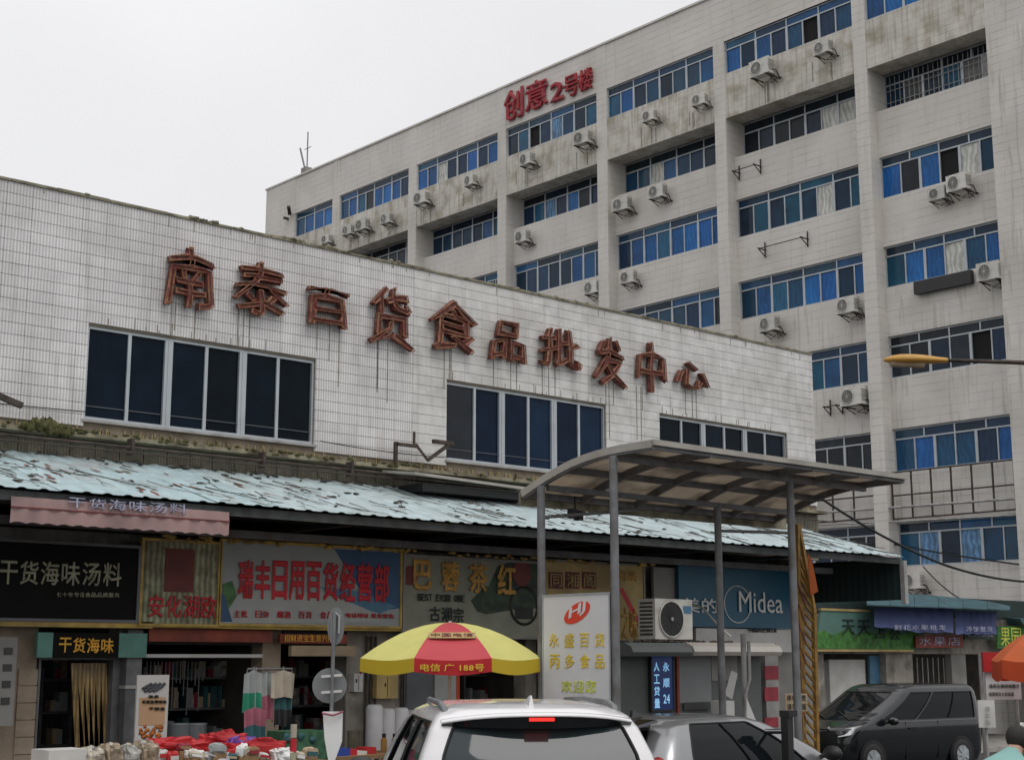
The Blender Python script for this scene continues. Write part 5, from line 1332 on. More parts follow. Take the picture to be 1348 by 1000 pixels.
# black MPV heading left-near ---------------------------------------------------
def mpv_extra(t):
    for s in (1, -1):
        l = MB(); l.hexa([(4.50, s*.50, .80), (4.63, s*.52, .78), (4.40, s*.90, .86), (4.20, s*.88, .88), (4.42, s*.5, .93), (4.55, s*.52, .93), (4.22, s*.90, 1.03), (4.0, s*.88, 1.05)]); l.build('headlight', 'lamp_glass', t)
        m_ = MB(); m_.disc((4.50, s*.68, .88), .06, 12, (1, s*.5, 0), .02); m_.build('headlight_lens', 'chrome', t)
    g = MB()
    for k in range(5): g.bar((4.60, -.46, .72+k*.055), (4.60, .46, .72+k*.055), .02, .03)
    g.build('grille', 'steel_light', t); g = MB(); g.bar((4.60, -.52, 1.0), (4.60, .52, 1.0), .05, .05); g.build('chrome_bar', 'chrome', t)
    p = MB(); p.box(4.68, 4.70, -.22, .22, .42, .56); p.build('number_plate', 'blue', t)
    for s in (1, -1):
        c = MB(); c.bar((.15, s*.925, 1.10), (3.3, s*.93, 1.10), .02, .018); c.build('chrome_strip', 'chrome', t)
        h = MB(); h.bar((2.35, s*.94, .95), (2.6, s*.94, .95), .03, .04); h.build('door_handle', 'car_black', t)
        e = MB(); e.box(1.62, 1.63, s*.90, s*.931, .3, 1.1); e.box(2.68, 2.69, s*.90, s*.931, .3, 1.1); e.build('door_gap', 'rubber', t)
    w = MB(); w.bar((3.95, .5, 1.14), (3.6, -.1, 1.3), .02); w.bar((3.98, -.1, 1.14), (3.7, -.6, 1.25), .02); w.build('wipers', 'rubber', t)
mpv = dict(cat='van', hw=.92, wf=3.75, wr=.85, rw=.34, rear=(.1, .9), glass=(1.14, 1.70), side=[(.03,.30),(.315,.62),(.64,.95)], mirror=(3.25, 1.08, 1.12), mm='car_black', extra=mpv_extra, wrap=False,
  sl=[(.20,.05,4.5,.85,.25,.06),(.40,-.05,4.55,.90,.30,.14),(.75,-.06,4.55,.92,.32,.18),(.98,-.05,4.42,.92,.32,.2),(1.10,-.03,3.95,.91,.28,.14),(1.14,-.02,3.82,.905,.26,.14),(1.30,.0,3.42,.89,.24,.14),(1.50,.03,3.02,.87,.22,.12),(1.70,.06,2.68,.83,.20,.10),(1.80,.10,2.5,.79,.22,.06),(1.86,.2,2.3,.70,.28,.05),(1.885,.8,1.7,.3,.1,.02)])
mx_, my_, _ = PD(1250, 930, 33.5)
car('minivan', 'black minivan facing left with chrome grille parked below the green and purple shop signs', mpv, 'car_black', (mx_+1.75, my_+1.1, gz(30,19)-.04), HD(R(275))).scale = (1.05, 1.03, 1.02)
# white van at the right edge -----------------------------------------------
van = dict(cat='van', hw=.85, wf=3.2, wr=.7, rw=.32, rear=(.1,.9), glass=(1.12, 1.66), side=[(.04,.34),(.37,.66),(.70,.96)], mirror=(3.0, 1.0, 1.15), mm='white', wrap=False,
  sl=[(.22,.05,3.9,.8,.2,.03),(.45,.0,4.0,.85,.22,.08),(.85,.0,4.0,.85,.22,.1),(1.1,.02,3.8,.845,.2,.1),(1.4,.04,3.55,.82,.2,.1),(1.68,.08,3.2,.78,.2,.08),(1.80,.16,3.0,.72,.2,.06),(1.86,.4,2.7,.5,.2,.03),(1.87,.8,2.2,.2,.1,.02)])
vx, vy, _ = PD(1345, 930, 29)
car('delivery_van', 'white van with grey windscreen half out of frame at the right edge behind the person', van, 'car_white', (vx+3.0, vy+.6, gz(vx, vy)), HD(R(240)))

# ================================================================== UMBRELLAS
def umbrella(name, label, c, rtop, zrim, ztop, rad, drop, nseg, colA, colB, rot, pole_z):
    t = thing(name, label, 'umbrella', (c[0], c[1], pole_z))
    for k in range(nseg):
        a0 = rot+2*math.pi*k/nseg; a1 = rot+2*math.pi*(k+1)/nseg; V = []; nr, na = 7, 6
        for i in range(nr+1):
            s = i/nr
            for j in range(na+1):
                f = j/na; a = a0+(a1-a0)*f
                # straight chord between the two ribs, cloth slack between them
                p0 = Vector((math.cos(a0), math.sin(a0))); p1 = Vector((math.cos(a1), math.sin(a1))); q = p0.lerp(p1, f)
                ch = q*(rad*(s*.98+.02)); zz = ztop-(ztop-zrim)*(s**1.9)-.03*math.sin(math.pi*f)*s
                V.append((c[0]+ch.x, c[1]+ch.y, zz))
        F = [(i*(na+1)+j, i*(na+1)+j+1, (i+1)*(na+1)+j+1, (i+1)*(na+1)+j) for i in range(nr) for j in range(na)]
        o = MB().add(V, F, True).build('canopy_gore', colA[0] if k % 2 else colB[0], t)
        V2 = []
        for j in range(na+1):
            v = V[nr*(na+1)+j]; e = math.sin(math.pi*j/na)**.4 if 0 < j < na else .55
            V2 += [v, (c[0]+(v[0]-c[0])*1.005, c[1]+(v[1]-c[1])*1.005, v[2]-drop*(.8+.2*e))]
        MB().add(V2, [(2*j, 2*j+2, 2*j+3, 2*j+1) for j in range(na)], True).build('flap', colA[1] if k % 2 else colB[1], o)
    g = MB(); g.tube([(c[0], c[1], pole_z+.1), (c[0], c[1], ztop+.02)], .022, 10); g.build('pole', 'offwhite', t)
    g = MB()
    for k in range(nseg): a = rot+2*math.pi*k/nseg; g.tube([(c[0], c[1], ztop-.05), (c[0]+rad*.5*math.cos(a), c[1]+rad*.5*math.sin(a), ztop-(ztop-zrim)*.32-.02), (c[0]+rad*.98*math.cos(a), c[1]+rad*.98*math.sin(a), zrim-.01)], .008, 5)
    g.build('ribs', 'steel_grey', t); MB().lathe([(0, .14), (.3, .12), (.32, 0), (0, 0)], (c[0], c[1], pole_z), 20).build('base', 'grey_panel', t)
    return t
ucx, ucy, _ = PD(592, 880, 18.5)
zt = PD(592, 819, 18.5)[2]; 
look = math.atan2(-ucy, -ucx)                       # direction from the umbrella to the viewer
um = umbrella('market_umbrella', 'yellow and red parasol with gold lettering standing behind the white car', (ucx, ucy), 0, 1.995, zt-.0, 1.18, .17, 8, ('umb_yellow','umb_yellow2'), ('umb_red','umb_red2'), look-math.pi/8+R(2), gz(ucx, ucy))
# lettering on the red gore facing the viewer
def umb_text():
    ux, uy = math.cos(look+R(2)), math.sin(look+R(2)); nrm = Vector((ux, uy, 0)); rv = Vector((-uy, ux, 0)); rad = 1.18*math.cos(math.pi/8)
    c = Vector((ucx, ucy, 0)); base = c+nrm*(rad+.03)
    g = MB(); text(g, '电信 广 188号', base-rv*.38+Vector((0,0,1.995-.15)), rv, UP, nrm, .74, .085, .003, .01); g.build('flap_lettering', 'letter_yellow', um)
    s = .70; rr = rad*s; zz = zt-(zt-1.995)*(s**1.9); sl_ = Vector((nrm.x, nrm.y, 0))*-(rad*.2)+Vector((0, 0, (zt-1.995)*(.70**1.9-.5**1.9))); upv = sl_.normalized(); n2 = rv.cross(upv).normalized()
    if n2.z < 0: n2 = -n2
    o = c+nrm*rr+Vector((0,0,zz))+n2*.02
    g = MB(); g.prism([o-rv*.28, o+rv*.28, o+rv*.28+upv*.16, o-rv*.28+upv*.16], n2*.004); g.build('gold_patch', 'ochre', um)
    g = MB(); text(g, '中国电信', o+n2*.006-rv*.25+upv*.03, rv, upv, n2, .50, .10, .003, .01); g.build('patch_lettering', 'sign_dullred', um)
umb_text()
ocx, ocy, _ = PD(1392, 880, 20)
umo = umbrella('market_umbrella', 'orange parasol half out of frame at the right edge', (ocx, ocy), 0, PD(1392, 868, 20)[2], PD(1392, 832, 20)[2]+.08, .85, .26, 8, ('umb_orange','umb_orange2'), ('umb_orange','umb_orange2'), R(200), gz(ocx, ocy))
# red box, notice and small board beside it
def vb(name, m, px0, px1, pyt, pyb, d, th, parent=None):     # board square to the viewer's street: runs along RT
    A = Vector(PD(px0, pyb, d)); B = Vector(PD(px1, pyb, d)); zt = PD(px0, pyt, d)[2]; B.z = A.z; n = Vector((FW[0], FW[1], 0))*th
    return MB().prism([A, B, Vector((B.x, B.y, zt)), Vector((A.x, A.y, zt))], n).build(name, m, parent)
t = thing('sign_board', 'white notice with two rows of black print under a red top board, right edge', 'sign', PD(1320, 1000, 21))
vb('red_top', 'red', 1295, 1345, 858, 884, 21, .1, t); vb('notice', 'board_white', 1299, 1345, 884, 920, 21.05, .05, t)
rv = Vector((RT[0], RT[1], 0)); nv_ = -Vector((FW[0], FW[1], 0))
g = MB(); A = Vector(PD(1302, 905, 21.04)); text(g, '请将车辆停放整齐', A, rv, UP, nv_, .43, .055, .004, .01); A = Vector(PD(1302, 915.5, 21.04)); text(g, '收费停车七折优惠', A, rv, UP, nv_, .35, .055, .004, .01); g.build('lettering', 'black_metal', t)
q = PD(1298, 1000, 21.08); MB().tube([(q[0], q[1], gz(q[0], q[1])), (q[0], q[1], PD(1298, 860, 21.08)[2])], .03, 8).build('post', 'steel_light', t)
q = PD(1343, 1000, 21.08); MB().tube([(q[0], q[1], gz(q[0], q[1])), (q[0], q[1], PD(1298, 860, 21.08)[2])], .03, 8).build('post', 'steel_light', t)
t = thing('pole_sign', 'small pale plate with faint print on a thin pole left of the notice', 'sign', PD(1300, 1000, 18))
vb('plate', 'offwhite', 1289, 1311, 921, 957, 18, .02, t); q = PD(1300, 985, 18.05); MB().tube([(q[0], q[1], gz(q[0], q[1])), (q[0], q[1], PD(1300, 925, 18)[2])], .018, 8).build('pole', 'steel_light', t)
g = MB()
for k, s in enumerate(('停', '车', '场')): A = Vector(PD(1297, 936+k*9, 17.98)); text(g, s, A, rv, UP, nv_, .06, .06, .003, 0)
g.build('lettering', 'grey_panel', t)
# ================================================================== STREET LAMP (arm reaches in from the right)
lh = Vector(PD(1205, 474, 17)); la = Vector(PD(1348, 479, 17.0)); dirn = (la-lh); dirn.z = 0; dirn.normalize()
t = thing('street_lamp', 'yellow street lamp head on a thin dark arm reaching in from the right edge', 'street lamp', (lh.x+dirn.x*3.2, lh.y+dirn.y*3.2, gz(16, 6)))
g = MB(); P = []; 
for k in range(9):
    s = k/8; x = -.37+.74*s; r = [.03,.075,.095,.10,.098,.09,.075,.06,.05][k]; P.append((lh+dirn*x+Vector((0,0,.0-.01*s)), r))
V = []; n = 14
side = Vector((-dirn.y, dirn.x, 0))
for p, r in P:
    for k in range(n): a = 2*math.pi*k/n; V.append(p+side*(r*1.2*math.cos(a))+Vector((0,0,1))*(r*(.75 if math.sin(a) > 0 else .45)*math.sin(a)))
F = [(i*n+k, i*n+(k+1) % n, (i+1)*n+(k+1) % n, (i+1)*n+k) for i in range(8) for k in range(n)]+[tuple(range(n)), tuple(range(8*n, 9*n))]
g.add(V, F, True); g.build('lamp_head', 'lamp_yellow', t)
MB().tube([lh-dirn*.3+Vector((0,0,-.03)), lh+dirn*.1+Vector((0,0,-.045))], .05, 10).build('lens', 'cream', t)
g = MB(); g.tube([lh+dirn*.33+Vector((0,0,0)), lh+dirn*1.3+Vector((0,0,-.03)), lh+dirn*3.2+Vector((0,0,-.1))], [.022,.028,.035], 8); g.build('arm', 'rusty_iron', t)
b = lh+dirn*3.2; MB().tube([(b.x, b.y, gz(b.x, b.y)), (b.x, b.y, lh.z+.2)], [.09,.06], 12).build('pole', 'steel_grey', t)
# ================================================================== ROUND SIGN seen from behind
q = PD(436, 900, 15.5); t = thing('road_sign', 'grey back of a round road sign on a thin pole topped by an oval', 'road sign', (q[0], q[1], gz(q[0], q[1])))
bk_ = Vector((FW[0], FW[1], 0))
ctr = Vector(PD(433, 902, 15.5)); MB().disc(ctr+bk_*.05, .178, 32, bk_, .008).build('round_plate', 'sign_back', t)
g = MB()
for yy in (890, 911): a = Vector(PD(423, yy, 15.5)); b = Vector(PD(450, yy-2, 15.5)); g.bar(a, b, .02, .025)
g.build('clamp', 'offwhite', t)
MB().tube([(q[0], q[1], gz(q[0], q[1])), Vector(PD(440, 806, 15.5))], .021, 10).build('pole', 'steel_grey', t)
g = MB(); P = []; cc_ = Vector(PD(442, 823, 15.55)); rvv = Vector((RT[0], RT[1], 0))
for k in range(28): a = 2*math.pi*k/28; P.append(cc_+rvv*(.088*math.cos(a))+Vector((0,0,.19*math.sin(a)*(1.0 if math.sin(a) > 0 else 1.05))))
g.prism(P, bk_*.02); g.build('oval_plate', 'sign_back', t)
g = MB(); g.tube([cc_-rvv*.035-bk_*.03+Vector((0,0,-.17)), cc_-rvv*.035-bk_*.03+Vector((0,0,.1)), cc_-bk_*.03+Vector((0,0,.13)), cc_+rvv*.035-bk_*.03+Vector((0,0,.1)), cc_+rvv*.035-bk_*.03+Vector((0,0,-.08))], .014, 8); g.build('bracket', 'steel_light', t)
g = MB(); P = [PD(425,936,15.45), PD(451,936,15.45), PD(450,975,15.45), PD(441,1000,15.45), PD(432,1000,15.45), PD(427,970,15.45)]; g.prism(P, bk_*.03); o = g.build('white_banner', 'white', t)
MB().tube([PD(424,938,15.42), PD(438,941,15.40), PD(452,936,15.42)], .012, 6).build('tie', 'pink_cloth', t)

# ================================================================== GOODS IN FRONT OF THE SHOPS
def table(name, px0, px1, v, ztop, label):
    xa = PY(px0, 1000, v)[0]; xb = PY(px1, 1000, v)[0]; t = thing(name, label, 'table', ((xa+xb)/2, v, GB))
    MB().box(xa, xb, v-.35, v+.35, ztop-.04, ztop).build('tabletop', 'wood', t)
    for x in (xa+.05, xb-.05):
        for y in (v-.3, v+.3): MB().box(x-.025, x+.025, y-.025, y+.025, gz(x, y), ztop-.04).build('leg', 'steel_grey', t)
    return xa, xb
TZ = PY(150, 1012, 14.2)[1]
table('display_table', 20, 255, 14.2, TZ, 'wooden table carrying bagged dried goods at bottom left'); table('display_table', 262, 415, 14.2, TZ, 'wooden table carrying red packages left of the green case')
table('display_table', 420, 520, 14.6, TZ, 'wooden table with small red boxes right of the round sign')
rr = random.Random(21)
def gb(px, v): return PY(px, 1000, v)[0]
def ztop(py, v, px=200): return PY(px, py, v)[1]
g = MB(); xa, xb = gb(52, 14.2), gb(105, 14.2); g.box(xa, xb, 14.0, 14.4, TZ, ztop(985, 14.2, 80)); o = g.build('carton', 'offwhite'); solo(o, 'pale closed carton at the bottom left below the doorway', 'carton')
for i, (a, b, yt, lab) in enumerate(((107,132,981,'clear bag of dried goods, leftmost beside the carton'),(132,155,978,'clear bag of dried goods, second from the carton'),(155,178,980,'tan clear bag of dried goods below the pier column'),(178,202,977,'clear bag of dried goods in front of the poster stand'))):
    xa, xb = gb(a, 14.1), gb(b, 14.1); h = ztop(yt, 14.1)-TZ; g = MB(); g.pack(((xa+xb)/2, 14.1, TZ+h*.48), (xb-xa)*.5, .16, h*.54, i, .55)
    t = thing('goods_bag', lab, 'bag', ((xa+xb)/2, 14.1, TZ), 'bags of dried goods'); g.build('bag', 'clear_bag', t); MB().blob(((xa+xb)/2, 14.1, TZ+h*1.0), .05, .04, .03, i, .3, 8).build('bag_neck', 'clear_bag', t)
def heap(name, m, cx, py, w, h, v, lab, cat, seed, rough=.18):
    x = gb(cx, v); z = ztop(py, v, cx); g = MB(); hh = z-TZ
    g.pack((x, v, TZ+hh*.5), w/2, .16, hh*.5, seed, .5, .07+rough*.2); return solo(g.build(name, m), lab, cat)
heap('red_cloth', 'red', 228, 974, .78, .2, 14.3, 'crumpled red cloth beside the bagged goods', 'cloth', 3, .25)
heap('red_package', 'red', 292, 965, .55, .2, 14.3, 'red package with a white top behind the purple one', 'package', 5)
heap('purple_package', 'purple', 315, 972, .40, .2, 14.15, 'purple and white package lying on the red ones', 'package', 6)
heap('red_package', 'red', 338, 973, .56, .2, 14.05, 'bright red plastic package nearest the green case', 'package', 8)
heap('red_sheet', 'red', 300, 979, .40, .2, 13.95, 'folded bright red sheet in front of the purple package', 'package', 9)
heap('white_package', 'white', 252, 987, .2, .1, 14.0, 'small white packet between the red cloth and red packages', 'package', 10)
heap('white_package', 'white', 365, 985, .2, .1, 13.9, 'small white packet at the foot of the green case', 'package', 11)
heap('white_package', 'roll', 278, 990, .3, .1, 13.8, 'grey white packet under the folded red sheet', 'package', 12)
cols_ = [('grey_cloth','pale grey'),('white','white'),('offwhite','cream'),('band_red','dark red'),('cream','tan'),('teal_cloth','dark teal'),('wood','brown'),('red','red'),('beige_cloth','beige')]
spots_ = [(212,14.0,'beside the red cloth'),(226,13.95,'on the middle of the red cloth'),(241,14.05,'right of the red cloth'),(258,13.8,'at the front edge of the red heap'),(271,13.75,'in front of the red heap'),(286,13.7,'below the folded red sheet'),(302,13.72,'below the purple package'),(318,13.7,'right of the folded red sheet'),(331,13.75,'under the bright red package'),(346,13.72,'left of the green case'),(358,14.4,'behind the small white packet'),(379,13.9,'in front of the green case'),(394,13.92,'at the middle foot of the green case'),(408,13.95,'at the right foot of the green case')]
for i, (px, v, wh) in enumerate(spots_):
    m_, cn_ = cols_[(i*5+2) % 9]; x = gb(px, v); w = rr.uniform(.10, .17); h = rr.uniform(.06, .12); z = ztop(rr.uniform(978, 992), v, px); zz = max(TZ+.01, z-h); a = rr.uniform(-.5, .5)
    t = thing('snack_packet', f'small {cn_} packet with a printed band {wh}', 'packet', (x, v, zz), 'small packets on the stall')
    g = MB(); g.pack((0, 0, h*.5), w*.55, .05, h*.55, i, .5, .05, 20); g.v = [(x+p[0]*math.cos(a)-p[1]*math.sin(a), v+p[0]*math.sin(a)+p[1]*math.cos(a), zz+p[2]+p[0]*a*.6) for p in g.v]; g.build('packet', m_, t)
    g = MB(); g.box(-w*.4, w*.4, -.066, -.06, h*.3, h*.68); g.v = [(x+p[0]*math.cos(a)-p[1]*math.sin(a), v+p[0]*math.sin(a)+p[1]*math.cos(a), zz+p[2]+p[0]*a*.6) for p in g.v]; g.build('printed_band', cols_[(i*4+7) % 9][0], t)
    if zz > TZ+.03: MB().box(x-w*.5, x+w*.5, v-.05, v+.12, TZ, zz+.004).build('carton_under', 'wood', t)
# stock on shelves inside the dark shops
for j, (pa, pb, lab) in enumerate(((190, 340, 'shelves of small stock at the back of the dark shop behind the poster'), (374, 452, 'shelves of small stock inside the dark opening behind the round sign'), (612, 688, 'shelves of small stock inside the dark opening behind the parasol'), (56, 96, 'shelf of small jars inside the curtained doorway'))):
    v = 18.7; xa, xb = PY(pa, 900, v)[0], PY(pb, 900, v)[0]; t = thing('stock_shelf', lab, 'shelf', ((xa+xb)/2, v, floorz)); g = MB()
    for k in range(5): g.box(xa, xb, v, v+.3, floorz+.35+k*.42, floorz+.38+k*.42)
    for x in (xa, xb): g.box(x-.02, x+.02, v, v+.3, floorz, floorz+2.2)
    g.build('shelf_frame', 'steel_grey', t)
    for m_ in ('cream', 'clear_bag', 'band_red', 'teal_cloth', 'grey_cloth'):
        g = MB()
        for k in range(int((xb-xa)*11)):
            x = rr.uniform(xa+.05, xb-.15); z = floorz+.385+rr.randrange(5)*.42; g.box(x, x+rr.uniform(.05, .12), v-.02+rr.random()*.02, v+.2, z, z+rr.uniform(.1, .3))
        g.build('stock', m_, t, kind='stuff')
xa, xb = gb(369, 14.5), gb(424, 14.5)
t = thing('display_case', 'green tinted display case packed with goods left of the round sign pole', 'display case', ((xa+xb)/2, 14.5, TZ)); zt_ = ztop(961, 14.5, 400)
MB().box(xa, xb, 14.4, 14.8, GB, zt_-.0).build('case', 'green', t)
g = MB()
for k in range(12): g.blob((xa+rr.random()*(xb-xa), 14.39, TZ+rr.uniform(.0, zt_-TZ-.05)), .05, .02, .04, k, .3, 8)
g.build('goods', 'teal_cloth', t)
g = MB(); q = PD(387, 950, 14.3); 
for k, m_ in enumerate(('beige_cloth', 'sign_red', 'gold_dim')): MB().tube([(q[0], q[1], q[2]-.02-k*.13), (q[0], q[1], q[2]-.14-k*.13)], .03, 10).build('wrap', m_, t)
for i, (a, b, yt, m_, lab) in enumerate(((433,452,984,'blue','blue box under the white banner'),(453,463,985,'red','small red box beside the blue box'),(463,478,988,'offwhite','small white box in the row beside the mirror'),(478,492,983,'red','small red box nearest the wing mirror'))):
    xa, xb = gb(a, 14.5), gb(b, 14.5); g = MB(); g.box(xa, xb-.01, 14.35+.03*i, 14.65, TZ, ztop(yt, 14.5, a)); solo(g.build('goods_box', m_), lab, 'box')
# three yellow bottles with dark caps
for i, px in enumerate((505, 519, 534)):
    v = 15.6; x = gb(px, v); z = ztop(968, v, px); zb = ztop(1000, v, px); t = thing('bottle', ['left','middle','right'][i]+' of three yellow bottles with dark caps beside the white car', 'bottle', (x, v, zb-.1), 'yellow bottles')
    MB().lathe([(0,0),(.04,0),(.04,z-zb-.0),(.02,z-zb+.04),(0,z-zb+.04)], (x, v, zb-.05), 12).build('bottle_body', 'lamp_yellow', t); MB().tube([(x,v,z-.02),(x,v,z+.03)], .026, 10).build('cap', 'black_metal', t)
xa, xb = gb(495, 15.6), gb(560, 15.6); zb = ztop(1000, 15.6, 520)-.05
t = thing('bottle_crate', 'crate stand holding the three yellow bottles', 'crate', ((xa+xb)/2, 15.6, GB)); MB().box(xa, xb, 15.4, 15.8, GB+.12, zb).build('crate_body', 'red_board', t); MB().box(xa-.02, xb+.02, 15.38, 15.82, zb-.04, zb).build('crate_rim', 'wood', t)
# upright white rolls
for i, (a, b, yt) in enumerate(((484,503,927),(503,519,932),(519,537,931),(537,556,934))):
    v = 16.6; xa, xb = PY(a,900, v)[0], PY(b,900, v)[0]; x = (xa+xb)/2; z = ztop(yt, v, a); g = MB(); rad = (xb-xa)*.5
    P = [(0,0),(rad,0),(rad*1.02,(z-GB-.12)*.5),(rad*.97,z-GB-.16),(rad*.7,z-GB-.12),(rad*.5,z-GB-.15),(0,z-GB-.15)]; g.lathe(P, (x, v, GB+.12), 18)
    solo(g.build('plastic_roll', 'roll'), ['leftmost','second from left','third from left','rightmost'][i]+' upright roll of white plastic sheet behind the yellow bottles', 'roll', 'rolls of plastic sheet')
# electric boxes on the wall
for px0, px1, yt, yb, m_, lab in ((466,478,886,910,'offwhite','small white electric box on the wall left of the parasol'),(496,524,888,919,'ochre','cream electric cabinet under the parasol edge')):
    t = thing('electric_box', lab, 'electric box', (PY(px0,900,VS)[0], VS-.1, PY(px0,yb,VS)[1])); xa, xb = PY(px0,900,VS-.12)[0], PY(px1,900,VS-.12)[0]; zb, zt_ = PY(px0,yb,VS-.12)[1], PY(px0,yt,VS-.12)[1]
    MB().box(xa, xb, VS-.12, VS-.001, zb, zt_).build('box_body', m_, t); MB().box((xa+xb)/2-.004, (xa+xb)/2+.004, VS-.124, VS-.12, zb+.02, zt_-.02).build('door_seam', 'black_metal', t); MB().box((xa+xb)/2-.05, (xa+xb)/2-.03, VS-.13, VS-.12, (zb+zt_)/2, (zb+zt_)/2+.05).build('lock', 'black_metal', t)
MB().box(X(459), X(476), VS-.06, VS-.001, floorz, 1.0).build('tiled_pilaster', 'dirty_tile', hall)
g = MB()
for px in (480, 486, 492, 527, 532): x = X(px); g.tube([(x, VS-.04, floorz), (x, VS-.04, 2.3)], .018, 6)
g.build('conduit', 'rusty_iron', hall)
MB().box(X(530), X(567), VS-.05, VS-.001, floorz, 2.3).build('dark_door', 'alu_dark', hall)
MB().box(X(570), X(598), VS-.05, VS-.001, floorz, 2.3).build('green_poster_panel', 'banner_pale', hall)
MB().box(X(598), X(602), VS-.06, VS-.001, floorz, 2.3).build('orange_trim', 'umb_orange2', hall)
MB().disc((X(583), VS-.055, ztop(932, VS, 583)), .12, 20, (0,1,0), .006).build('green_emblem', 'banner_leaf', hall)
# stainless pots inside the shop
for i, px in enumerate((236, 259)):
    v = 17.9; x = PY(px,900, v)[0]; z = ztop(951, v, px); g = MB(); g.lathe([(0,0),(.15,0),(.155,z-floorz-.02),(.165,z-floorz),(.14,z-floorz),(0,z-floorz-.02)], (x, v, floorz), 20)
    solo(g.build('steel_drum', 'alu'), ['left','right'][i]+' of two tall steel drums inside the dark shop', 'drum', 'steel drums in the shop')
# hanging things in the dark shop
g = MB()
for k in range(16): x = X(225+k*5); g.bar((x, 18.0, 1.95), (x, 18.0, 1.95-rr.uniform(.15, .75)), .012)
solo(g.build('hanging_hooks', 'steel_grey'), 'row of hooks and strings hanging in the dark shop behind the poster', 'hooks')
# clothes rack
cr_ = thing('clothes_rack', 'clothes rack pole in front of the shop pier holding shirts', 'clothes rack', (PY(350,900,16.0)[0], 16.0, GB+.12))
xa, xb = PY(325,900,16.0)[0], PY(384,900,16.0)[0]; zr = ztop(880, 16.0, 350)
g = MB(); g.tube([(xa,16,zr),(xb,16,zr)], .015, 8); g.build('rail', 'steel_grey', cr_)
for x in (xa, xb): MB().tube([(x,16,gz(x,16)),(x,16,zr)], .010, 8).build('upright', 'steel_grey', cr_)
def shirt(a, b, yt, yb, m_, m2, lab, dv, seed):
    v = 16.0+dv; xa, xb = PY(a,900,v)[0], PY(b,900,v)[0]; z1, z0 = min(zr-.01, ztop(yt, v, a)), ztop(yb, v, a); t = thing('hanging_shirt', lab, 'shirt', ((xa+xb)/2, v, z0), 'clothes on the rack'); n = 12; r = random.Random(seed)
    V = []; W_ = xb-xa
    for j in range(7):
        s = j/6
        for k in range(n+1):
            f = k/n; wv = .035*math.sin(f*18+seed)*(.3+s); sh = .05*(1-s)*abs(f-.5)*2; x = xa+W_*(f*.94+.03)
            V.append((x, v+wv, z1-sh-(z1-z0)*s*(1-.04*math.sin(f*9+seed))))
    F = [(j*(n+1)+k, j*(n+1)+k+1, (j+1)*(n+1)+k+1, (j+1)*(n+1)+k) for j in range(6) for k in range(n)]
    cut = 3*n; MB().add(V[:4*(n+1)], F[:cut], True).build('upper_cloth', m_, t); MB().add(V[3*(n+1):], [tuple(q-3*(n+1) for q in f) for f in F[cut:]], True).build('lower_cloth', m2, t)
    c = (xa+xb)/2; MB().tube([(c, v, zr+.03), (c, v, z1-.02)], .006, 5).build('hanger_hook', 'steel_light', t)
shirt(321, 346, 881, 940, 'grey_cloth', 'green_cloth', 'grey and green shirt, left on the rack', -.03, 1)
shirt(339, 362, 881, 948, 'grey_cloth', 'pink_cloth', 'grey shirt with pink stripes, second on the rack', .02, 2)
shirt(356, 389, 878, 918, 'beige_cloth', 'beige_cloth', 'beige patterned shirt hanging highest at the right of the rack', -.06, 3)
shirt(321, 352, 930, 978, 'pink_cloth', 'teal_cloth', 'pink and teal garment low on the rack', -.10, 4)
shirt(360, 384, 910, 955, 'teal_cloth', 'black_metal', 'dark garment under the beige shirt', .0, 5)

